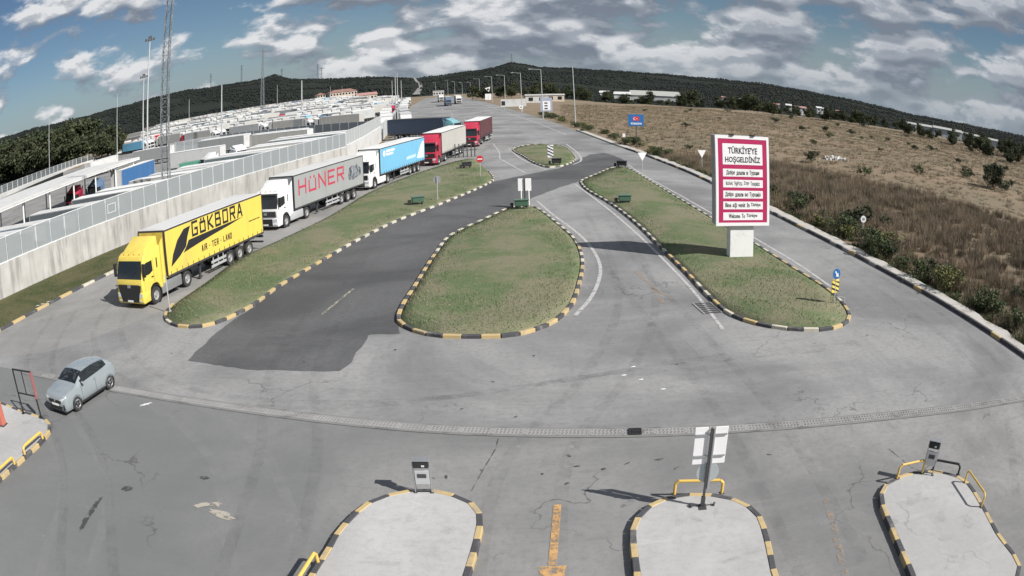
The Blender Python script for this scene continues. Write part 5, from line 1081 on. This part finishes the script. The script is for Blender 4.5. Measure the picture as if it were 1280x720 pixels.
# ================================================================== BUILDINGS
def building(name, label, az, d, w, dep, hgt, roof, wallm, roofm, rz=0.0, wins=0, storeys=1, base_dz=0.0, doors=0):
    x, y = at(az,d); s = thing(name, label, 'building', (x,y,ztf(x,y)+base_dz), -R(az)+rz)
    MB().box(-w/2,w/2,0,dep,-4,hgt).build('wall', wallm, s)
    if roof == 'gable': MB().add([(-w/2-.6,-.6,hgt),(w/2+.6,-.6,hgt),(w/2+.6,dep+.6,hgt),(-w/2-.6,dep+.6,hgt),(-w/2-.6,dep/2,hgt+dep*.22),(w/2+.6,dep/2,hgt+dep*.22)], [(0,1,5,4),(2,3,4,5),(1,2,5),(3,0,4),(3,2,1,0)]).build('roof', roofm, s)
    elif roof == 'hip': MB().add([(-w/2-.6,-.6,hgt),(w/2+.6,-.6,hgt),(w/2+.6,dep+.6,hgt),(-w/2-.6,dep+.6,hgt),(-w/2+dep*.4,dep/2,hgt+dep*.2),(w/2-dep*.4,dep/2,hgt+dep*.2)], [(0,1,5,4),(2,3,4,5),(1,2,5),(3,0,4),(3,2,1,0)]).build('roof', roofm, s)
    else: MB().box(-w/2-.3,w/2+.3,-.3,dep+.3,hgt,hgt+.5).build('roof', roofm, s)
    for st in range(storeys):
        for k in range(wins):
            cx_ = -w/2+(k+.5)*w/wins; zz = .9+st*3.1; ww = min(.9, w/wins*.3)
            MB().box(cx_-ww,cx_+ww,-.08,.05,zz,zz+1.5).build('window', M['glass'], s)
    return s
rr_ = pm('roof_tile', (0.24,0.13,0.105), .8, var=.2, scale=1); cream = pm('render_cream', (0.5,0.43,0.36), .85, var=.1, scale=.5); rpk = pm('roof_pink', (0.34,0.19,0.17), .8, var=.2, scale=.6)
shed = pm('shed_roof', (0.36,0.36,0.34), .7, var=.1, scale=.3); 
building('red_roofed_building', 'long red roofed office building behind the yard trucks', -12.0, 640, 24, 12, 6.5, 'hip', cream, rr_, .25, 9, 2)
building('red_roofed_building', 'short red roofed block left of the long office building', -13.7, 620, 7, 9, 6.0, 'hip', cream, rr_, .25, 3, 2)
building('red_roofed_building', 'low pinkish roofed sheds right of the long office building', -10.2, 600, 16, 9, 3.6, 'gable', cream, rpk, .2, 6, 1)
building('red_shed', 'bright red box shed between the mast and the yard trucks', -27.5, 300, 6.0, 4, 3.4, 'flat', cm('shed_red', (0.5,0.07,0.05)), M['sign_red'], .1, 0)
building('cream_house', 'small cream house beside the dark trees', -30.3, 280, 3.8, 4, 4.2, 'flat', cream, M['offwhite'], .1, 1)
building('warehouse', 'long white and grey warehouse beyond the tree line', 10.9, 700, 46, 20, 5.2, 'gable', M['offwhite'], shed, -.12, 0); building('warehouse', 'short white shed left of the long warehouse', 8.5, 690, 14, 10, 4.8, 'gable', M['white'], M['offwhite'], -.1, 0)
building('warehouse', 'low white farm shed far left of the warehouses', 7.2, 700, 8, 8, 4.2, 'gable', M['offwhite'], M['offwhite'], 0, 0)
for i, (az, d, w, el) in enumerate(((20.5,620,9,0),(21.6,650,7,0),(22.6,600,14,0),(24.3,680,10,0),(26.0,640,9,0),(17.9,700,9,0),(16.4,720,7,0))):
    building('white_house', ['white house right of the billboard top in the far trees','small white house in the far trees beside the first','widest white house in the far trees above the field','white house half hidden right of the widest one','lone white house above the middle of the field edge','small white house left of the billboard in the far trees','tiny white house farthest left in the far trees'][i], az, d, w*.7, 6, 3.2, 'gable', M['offwhite'], M['offwhite'] if i % 2 else rpk, .1*i, 2, 1, 3.0)
for i, (az, d, w) in enumerate(((32.6,560,9),(34.2,520,14),(36.2,480,24),(38.7,520,24),(40.6,560,18))):
    building('greenhouse', ['short pale shed at the left of the far right sheds','pale shed second from the left on the far right','bright long shed in the far right trees','dull long shed right of the bright one','last pale shed at the far right edge'][i], az, d, w, 6, 2.4, 'gable', M['offwhite'], shed, .2, 0, 1, 4.0)
building('grey_gatehouse', 'low grey flat roofed hut beside the far road lamps', 2.2, 330, 9, 6, 3.2, 'flat', M['offwhite'], M['offwhite'], 0, 2); building('grey_gatehouse', 'second low pale hut right of the far road', 3.6, 350, 8, 6, 3.0, 'flat', cream, M['offwhite'], .1, 2)
building('gate_hut', 'small pale hut at the far end of the road', -4.9, 640, 9, 6, 3.5, 'flat', M['offwhite'], M['galv'], 0, 4, 1)
# pale road climbing the far hill
hr = [at(-6.55+.35*math.sin(t*5), 700+t*2200) for t in np.linspace(0,1,30)]
vsx = []
for x, y in hr: vsx += [(x-3.5,y,ztf(x-3.5,y)+1.2),(x+3.5,y,ztf(x+3.5,y)+1.2)]
tag(MB().add(vsx, [(2*i,2*i+1,2*i+3,2*i+2) for i in range(29)]).build('hill_road', M['yard_concrete']), kind='structure')

# ================================================================== VEGETATION
def leaf_cloud(centres, radii, per, size, flat_=0.75):
    """random leaf-clump quads spread through a set of lobes"""
    Vs = []; 
    for c, rd in zip(centres, radii):
        d = RNG.normal(size=(per,3)); d /= np.linalg.norm(d, axis=1)[:,None]; r = rd*(RNG.random(per)**0.4)
        Vs.append(np.array(c) + d*r[:,None]*np.array([1,1,flat_]))
    P = np.concatenate(Vs); n = len(P); a = RNG.normal(size=(n,3)); a /= np.linalg.norm(a,axis=1)[:,None]
    b = np.cross(a, RNG.normal(size=(n,3))); b /= np.linalg.norm(b,axis=1)[:,None]; s = size*(0.6+0.8*RNG.random(n))[:,None]
    V = np.stack([P-a*s, P-b*s*.55, P+a*s, P+b*s*.55], 1).reshape(-1,3); F = np.arange(4*n).reshape(-1,4)
    return V, F
def crown_mesh(name, h, w, mat, lobes, per, size, low=0.3):
    cs, rs = [], []
    for i in range(lobes):
        t = RNG.random()*2*math.pi; q = math.sqrt(RNG.random())*w*.36; z = h*(low+(.86-low)*RNG.random()); k = 1-abs((z/h-.55))*0.9
        cs.append((q*math.cos(t)*k, q*math.sin(t)*k, z)); rs.append(w*(.16+.14*RNG.random()))
    return npmesh(name, *leaf_cloud(cs, rs, per, size), M[mat])
def trunk_mesh(h, r, n=5):
    mb = MB(); mb.tube((0,0,-.3),(.05*h*random.uniform(-1,1),0,h*.5),r,r*.6,7)
    for k in range(n):
        t = 2*math.pi*k/n+random.random(); z = h*random.uniform(.22,.5); mb.tube((0,0,z),(math.cos(t)*h*.2,math.sin(t)*h*.2,z+h*.25),r*.45,r*.15,5)
    return mb.mesh('trunk', M['bark'])
TREES = {'dark': [(crown_mesh('crown', 1, .8, 'tree_dark', 16, 120, .036, .2), trunk_mesh(1, .025)) for _ in range(3)], 'mid': [(crown_mesh('crown', 1, .9, 'tree_mid', 16, 110, .04, .18), trunk_mesh(1, .025)) for _ in range(3)]}
def tree(label, x, y, h, kind, group, wmul=1.0, name='tree'):
    c, t = random.choice(TREES[kind]); s = thing(name, label, 'tree', (x,y,ztf(x,y)), random.uniform(0,6), group)
    for nm, me in (('crown',c),('trunk',t)): link(nm, me, s, None, None, (h*wmul,h*wmul,h))
# dark stand of trees at far left
for i in range(84):
    az = random.uniform(-46,-31.2); d = random.uniform(285,400) if az < -34 else random.uniform(265,330); x, y = at(az,d); hh = random.uniform(13,20)
    if az > -33: hh *= .75
    tree(f"dark tree in the {'front' if d < 330 else 'back'} of the left stand, {'at the frame edge' if az < -40 else ('mid stand' if az < -36 else ('right of middle' if az < -33.5 else 'at its thin right end'))}", x, y, hh, 'dark', 'dark trees at far left', 1.15)
# trees along the far edge of the field
for i in range(120):
    az = random.uniform(3,46); fd = np.interp(az, [3,5,10,15,20,25,30,36,44,46],[420,440,372,300,300,265,258,228,190,190]); d = fd*random.uniform(1.05,1.6); x, y = at(az,d)
    hh = random.uniform(4.5,8.5)*(1.0 if az < 20 else .82); kd = random.choice(('dark','mid','dark'))
    seg = np.searchsorted([8,13.5,18,21.5,26,31,36,40.5], az); wh = ('left of the white sheds','in front of the long warehouse','right of the long warehouse','above the billboard','right of the billboard top','above the pale rubble','left of the bright long shed','by the bright long shed','at the far right edge')[seg]
    tree(f"{'tall' if hh > 6.3 else 'low'} {'dark green' if kd == 'dark' else 'olive green'} tree {wh}, field edge", x, y, hh, kd, 'trees along the far field edge', 1.2)
for i in range(46):
    az = random.uniform(-3.5,6); d = random.uniform(380,560); x, y = at(az,d)
    if x < -18: continue
    hh = random.uniform(5,9); kd = random.choice(('dark','mid')); tree(f"{'tall' if hh > 7 else 'low'} {'dark' if kd == 'dark' else 'olive'} tree {'left of' if az < -1 else ('behind' if az < 2.5 else 'right of')} the lamps at the far road end", x, y, hh, kd, 'trees near the far road end', 1.1)
# wooded hills, read as one mass
nF = 42000
az = RNG.uniform(-52,52,nF); Dr = np.interp(az, [-180,-45,-18,-6,0,10,25,45,180], [2200,2200,2600,3000,2600,2100,1700,1500,2200]); t = RNG.random(nF)**.9
d0 = np.where(az > 2, 430, 690); d = d0+(Dr*1.005-d0)*t; fx = np.sin(np.radians(az))*d; fy = np.cos(np.radians(az))*d; fz = zt(fx,fy)
clr = np.sin(fx*.011+1)*np.sin(fy*.008)+.6*np.sin(fx*.023+fy*.017); keep = (clr < .62) | (d > Dr*.9); keep &= ~((az < -4.5) & (az > -9) & (np.abs(az+6.55) < .3)); fx,fy,fz,d,az = fx[keep],fy[keep],fz[keep],d[keep],az[keep]
oct_v = np.array([(0,0,1),(1,0,.42),(.31,.95,.5),(-.81,.59,.4),(-.81,-.59,.52),(.31,-.95,.45),(0,0,-.1)]); oct_f = np.array([(0,1,2),(0,2,3),(0,3,4),(0,4,5),(0,5,1),(6,2,1),(6,3,2),(6,4,3),(6,5,4),(6,1,5)])
n = len(fx); hs = RNG.uniform(1.2,3.4,n)*(np.where(az > 3, .75, 1.0))*np.clip(d/900, .7, 1.3); ws = hs*RNG.uniform(.45,.8,n); rot = RNG.uniform(0,6.28,n)
bv = oct_v[None]*(1+RNG.normal(0,.16,(n,7,3))); ca, sa = np.cos(rot)[:,None], np.sin(rot)[:,None]
V = np.stack([fx[:,None]+(bv[...,0]*ca-bv[...,1]*sa)*ws[:,None], fy[:,None]+(bv[...,0]*sa+bv[...,1]*ca)*ws[:,None], fz[:,None]+bv[...,2]*hs[:,None]], -1).reshape(-1,3)
F = (oct_f[None]+(np.arange(n)*7)[:,None,None]).reshape(-1,3)
tag(link('hill_forest', npmesh('hill_forest', V, F, M['forest_leaf'])), 'dark scrub forest covering the far hills', 'forest', kind='stuff')

# roadside shrubs, each its own plant
SHR = {k: [] for k in ('shrub_leaf','shrub_dark','shrub_yellow')}
for k in SHR:
    for _ in range(3):
        cs = [(RNG.normal(0,.3), RNG.normal(0,.3), .25+.5*RNG.random()) for _ in range(12)]; me = npmesh('foliage', *leaf_cloud(cs, [.16+.16*RNG.random() for _ in cs], 75, .05, .9), M[k])
        mb = MB()
        for q in range(7): t_ = random.uniform(0,6.3); mb.tube((0,0,-.1),(math.cos(t_)*.35,math.sin(t_)*.35,random.uniform(.5,.8)),.015,.006,5)
        SHR[k].append((me, mb.mesh('stem', M['twig'])))
def shrub(label, x, y, h, kind='shrub_leaf', w=1.0, group=None):
    f, st = random.choice(SHR[kind]); s = thing('shrub', label, 'shrub', (x,y,max(-.05,ztf(x,y))), random.uniform(0,6), group)
    for nm, me in (('foliage',f),('stem',st)): link(nm, me, s, None, None, (h*w,h*w,h))
for a in ((24.6,49.5,1.7,'shrub_leaf',1.2,'green shrub left of the speed limit sign'),(25.6,46.0,1.8,'shrub_leaf',1.1,'green shrub directly behind the speed limit sign'),(25.0,43.4,1.8,'shrub_leaf',1.25,'green shrub right of the speed limit sign by the kerb'),(27.6,53.2,2.2,'shrub_dark',1.3,'dark olive bush set back above the speed limit sign'),(24.3,53.2,1.3,'shrub_yellow',1.2,'yellowish low shrub by the kerb left of the dark bush'),(25.8,34.2,1.9,'shrub_yellow',1.15,'yellow green bush close to the kerb at lower right'),(25.2,37.2,1.4,'shrub_leaf',1.2,'low green shrub between the kerb bushes at right'),(23.9,58.6,1.5,'shrub_leaf',1.2,'green shrub just right of the billboard edge'),(25.6,61.5,1.7,'shrub_dark',1.2,'dark shrub behind the billboard right edge'),(23.4,66.5,1.4,'shrub_yellow',1.2,'pale shrub by the kerb behind the billboard'),(26.3,30.6,1.5,'shrub_leaf',1.2,'green shrub low at the right below the yellow bush'),(26.0,26.4,1.3,'shrub_leaf',1.3,'green shrub at the lower right kerb corner'),(48,90,1.5,'shrub_leaf',1.3,'small green shrub in the open field'),(63,96,1.8,'shrub_leaf',1.1,'thin green shrub left of the large dark bush'),(44.5,103,2.0,'shrub_dark',1.0,'dark shrub right of the pale rubble')):
    shrub(a[5], a[0], a[1], a[2], a[3], a[4])
for i in range(24):
    y = random.uniform(22,72); x = np.interp(y, [12,23,31,45,60,76],[24.1,24,23.6,22.4,21.3,20.5])+1.9+abs(random.gauss(0,1.6)); kd = random.choice(('shrub_leaf','shrub_yellow','shrub_dark'))
    shrub(f"{ {'shrub_leaf':'green','shrub_yellow':'yellowish','shrub_dark':'dark olive'}[kd] } weed clump by the right kerb {'below the yellow bush' if y < 32 else ('between yellow bush and speed sign' if y < 43 else ('around the speed sign' if y < 54 else 'right of the billboard post'))}", x, y, random.uniform(.8,1.6), kd, random.uniform(1.0,1.5), 'weed clumps along the right kerb')
for i in range(34):
    t = random.random(); y = 92+t*130; x = np.interp(y, [92,106,117,151,185,222],[19.2,17.75,16.3,13.2,10.2,6.2])+random.uniform(1.2,4.5)
    kd = random.choice(('shrub_leaf','shrub_yellow','shrub_leaf')); shrub(f"{'green' if kd == 'shrub_leaf' else 'yellowish'} weedy kerb shrub {'near the country sign' if y < 125 else ('near the bare pole' if y < 178 else 'near the information board')}", x, y, random.uniform(.8,1.7), kd, 1.4, 'weedy shrubs along the field kerb')
for i in range(40):
    az = random.uniform(9,44); d = random.uniform(110,290); x, y = at(az,d); k_ = random.choice(('shrub_dark','shrub_leaf')); shrub(f"{'dark' if k_ == 'shrub_dark' else 'green'} scrub bush in the {'near' if d < 165 else ('middle' if d < 225 else 'far')} dry field, {'left of the billboard' if az < 15 else ('above the billboard' if az < 20 else ('right of the billboard' if az < 30 else 'towards the right edge'))}", x, y, random.uniform(.7,1.9), k_, 1.4, 'scrub bushes scattered in the dry field')
cs = [(RNG.normal(0,1.15), RNG.normal(0,1.15), .7+3.0*RNG.random()) for _ in range(34)]
s = thing('shrub', 'large dark round bush alone in the field at right', 'shrub', (76.5,88.0,ztf(76.5,88.0)))
link('foliage', npmesh('foliage', *leaf_cloud(cs, [.55+.5*RNG.random() for _ in cs], 130, .15, .9), M['shrub_dark']), s); mb = MB()
for q in range(8): t_ = random.uniform(0,6.3); mb.tube((0,0,-.2),(math.cos(t_)*1.2,math.sin(t_)*1.2,random.uniform(2,3.2)),.07,.02,6)
mb.build('stem', M['twig'], s)
# pale rubble in the field
rb = thing('rubble_heap', 'pale heap of rubble in the dry field right of the billboard', 'rubble', (51.2,108,ztf(51.2,108)))
for i in range(42):
    mb = MB(); mb.v = [(a*random.uniform(.7,1.2),b*random.uniform(.7,1.2),c*random.uniform(.6,1.2)) for a,b,c in ((-.5,-.4,-.2),(.5,-.4,-.2),(.5,.4,-.2),(-.5,.4,-.2),(-.4,-.3,.4),(.4,-.3,.4),(.4,.3,.4),(-.4,.3,.4))]; mb.f = [(0,3,2,1),(4,5,6,7),(0,1,5,4),(1,2,6,5),(2,3,7,6),(3,0,4,7)]; mb.m = [0]*6
    q = mb.build('stone', M['pavement'] if i % 3 else M['offwhite'], rb, None, .04, 1); sc_ = random.uniform(.25,.75); q.scale = (sc_,sc_,sc_); q.rotation_euler = (random.uniform(0,3),random.uniform(0,3),random.uniform(0,3)); q.location = (random.gauss(0,1.3),random.gauss(0,.8),random.uniform(0,.35))

# blades: short lawn on the islands, dry weeds on the field ------------
def blades(P, z, hmin, hmax, width, lean=0.5):
    n = len(P); h = RNG.uniform(hmin,hmax,n); t = RNG.uniform(0,6.283,n); l = RNG.uniform(0,lean,n)*h; t2 = RNG.uniform(0,6.283,n); w = width*RNG.uniform(.6,1.3,n)
    bx, by = np.cos(t)*w/2, np.sin(t)*w/2
    V = np.stack([np.stack([P[:,0]-bx,P[:,1]-by,z],1), np.stack([P[:,0]+bx,P[:,1]+by,z],1), np.stack([P[:,0]+np.cos(t2)*l,P[:,1]+np.sin(t2)*l,z+h],1)],1)
    return V.reshape(-1,3), np.arange(3*n).reshape(-1,3)
Vs, Fs, off = [], [], 0
Vv, Fv = None, None
for k, (poly, c, dome) in enumerate(LAWNS):
    pa = np.array([(p[0],p[1]) for p in poly]); lo, hi = pa.min(0), pa.max(0); area = (hi-lo).prod(); dens = (52 if k < 3 else 22)
    P = lo+(hi-lo)*RNG.random((int(area*dens),2)); P = P[inside(P, [tuple(q) for q in pa])]
    if k < 4: P = P[(np.sin(P[:,0]*1.1+2*np.sin(P[:,1]*.35))*np.sin(P[:,1]*.9+1.5*np.sin(P[:,0]*.5))+.5*np.sin(P[:,0]*2.7+P[:,1]*1.9)+RNG.normal(0,.55,len(P))) > -.55]
    if k == 4: Vv, Fv = blades(P, np.full(len(P),.10), .06, .2, .05); continue
    V, F = blades(P, np.full(len(P),.12+dome*.5), .04+dome*.2, .075+dome*.35, .04); Vs.append(V); Fs.append(F+off); off += len(V)
tag(link('lawn_grass', npmesh('lawn_grass', np.concatenate(Vs), np.concatenate(Fs), M['grass_blade'])), 'short patchy grass growing on the traffic islands', 'grass', kind='stuff')
tag(link('verge_grass', npmesh('verge_grass', Vv, Fv, M['verge_blade'])), 'green grass strip below the concrete wall', 'grass', kind='stuff')
def tussocks(name, cx, cy, rad, hgt, per, width, mat, label):
    n = len(cx); a = RNG.uniform(0,6.283,(n,per)); q = np.sqrt(RNG.random((n,per)))*rad[:,None]*.55; bx = cx[:,None]+np.cos(a)*q; by = cy[:,None]+np.sin(a)*q
    a2 = a+RNG.normal(0,.5,(n,per)); out = rad[:,None]*RNG.uniform(.1,.75,(n,per)); h = hgt[:,None]*RNG.uniform(.45,1.05,(n,per))*np.sqrt(np.clip(1-(q+out*.6)**2/(rad[:,None]*1.25)**2, .08, 1))
    z0 = zt(bx,by); w = width*RNG.uniform(.5,1.3,(n,per)); t = RNG.uniform(0,6.283,(n,per)); dx, dy = np.cos(t)*w/2, np.sin(t)*w/2
    V = np.stack([np.stack([bx-dx,by-dy,z0],-1), np.stack([bx+dx,by+dy,z0],-1), np.stack([bx+np.cos(a2)*out,by+np.sin(a2)*out,z0+h],-1)],2).reshape(-1,3)
    return tag(link(name, npmesh(name, V, np.arange(len(V)).reshape(-1,3), M[mat])), label, 'weeds', kind='stuff')
n = 3600; yy = RNG.uniform(10,100,n); kx = np.interp(yy, [12,23,31,45,60,76,93,106],[24.1,24,23.6,22.4,21.3,20.5,19.2,17.7])+1.9; xx = kx+RNG.random(n)**1.0*np.interp(yy,[10,40,60,100],[32,42,34,14])
tussocks('dry_weeds', xx, yy, RNG.uniform(.45,1.15,n), RNG.uniform(.4,1.5,n), 100, .035, 'dry_weed', 'reddish brown dry weeds crowding the field edge at right')
n = 700; yy = RNG.uniform(12,110,n); kx = np.interp(yy, [12,23,31,45,60,76,93,106],[24.1,24,23.6,22.4,21.3,20.5,19.2,17.7])+1.5; xx = kx+RNG.random(n)**1.5*24
tussocks('pale_weeds', xx, yy, RNG.uniform(.35,.8,n), RNG.uniform(.35,.95,n), 90, .025, 'dry_weed_pale', 'pale straw coloured weeds among the brown ones')
n = 380; yy = RNG.uniform(12,105,n); kx = np.interp(yy, [12,23,31,45,60,76,93,106],[24.1,24,23.6,22.4,21.3,20.5,19.2,17.7])+1.35; xx = kx+RNG.random(n)**2*5
tussocks('green_weeds', xx, yy, RNG.uniform(.3,.7,n), RNG.uniform(.3,.8,n), 80, .04, 'shrub_leaf', 'low green weeds along the pavement edge')
n = 17000; az = RNG.uniform(4,47,n); d = 60+(300-60)*np.sqrt(RNG.random(n)); xx, yy = np.sin(np.radians(az))*d, np.cos(np.radians(az))*d; k = xx > np.interp(yy,[60,76,93,106,151,260,390],[23,22.5,21.2,20,15.5,4,-10]); xx, yy = xx[k], yy[k]
tussocks('field_grass', xx, yy, RNG.uniform(.5,1.6,len(xx)), RNG.uniform(.15,.6,len(xx))*np.where(RNG.random(len(xx)) < .12, 1.7, 1), 22, .085, 'field_tuft', 'short dry grass covering the open field')
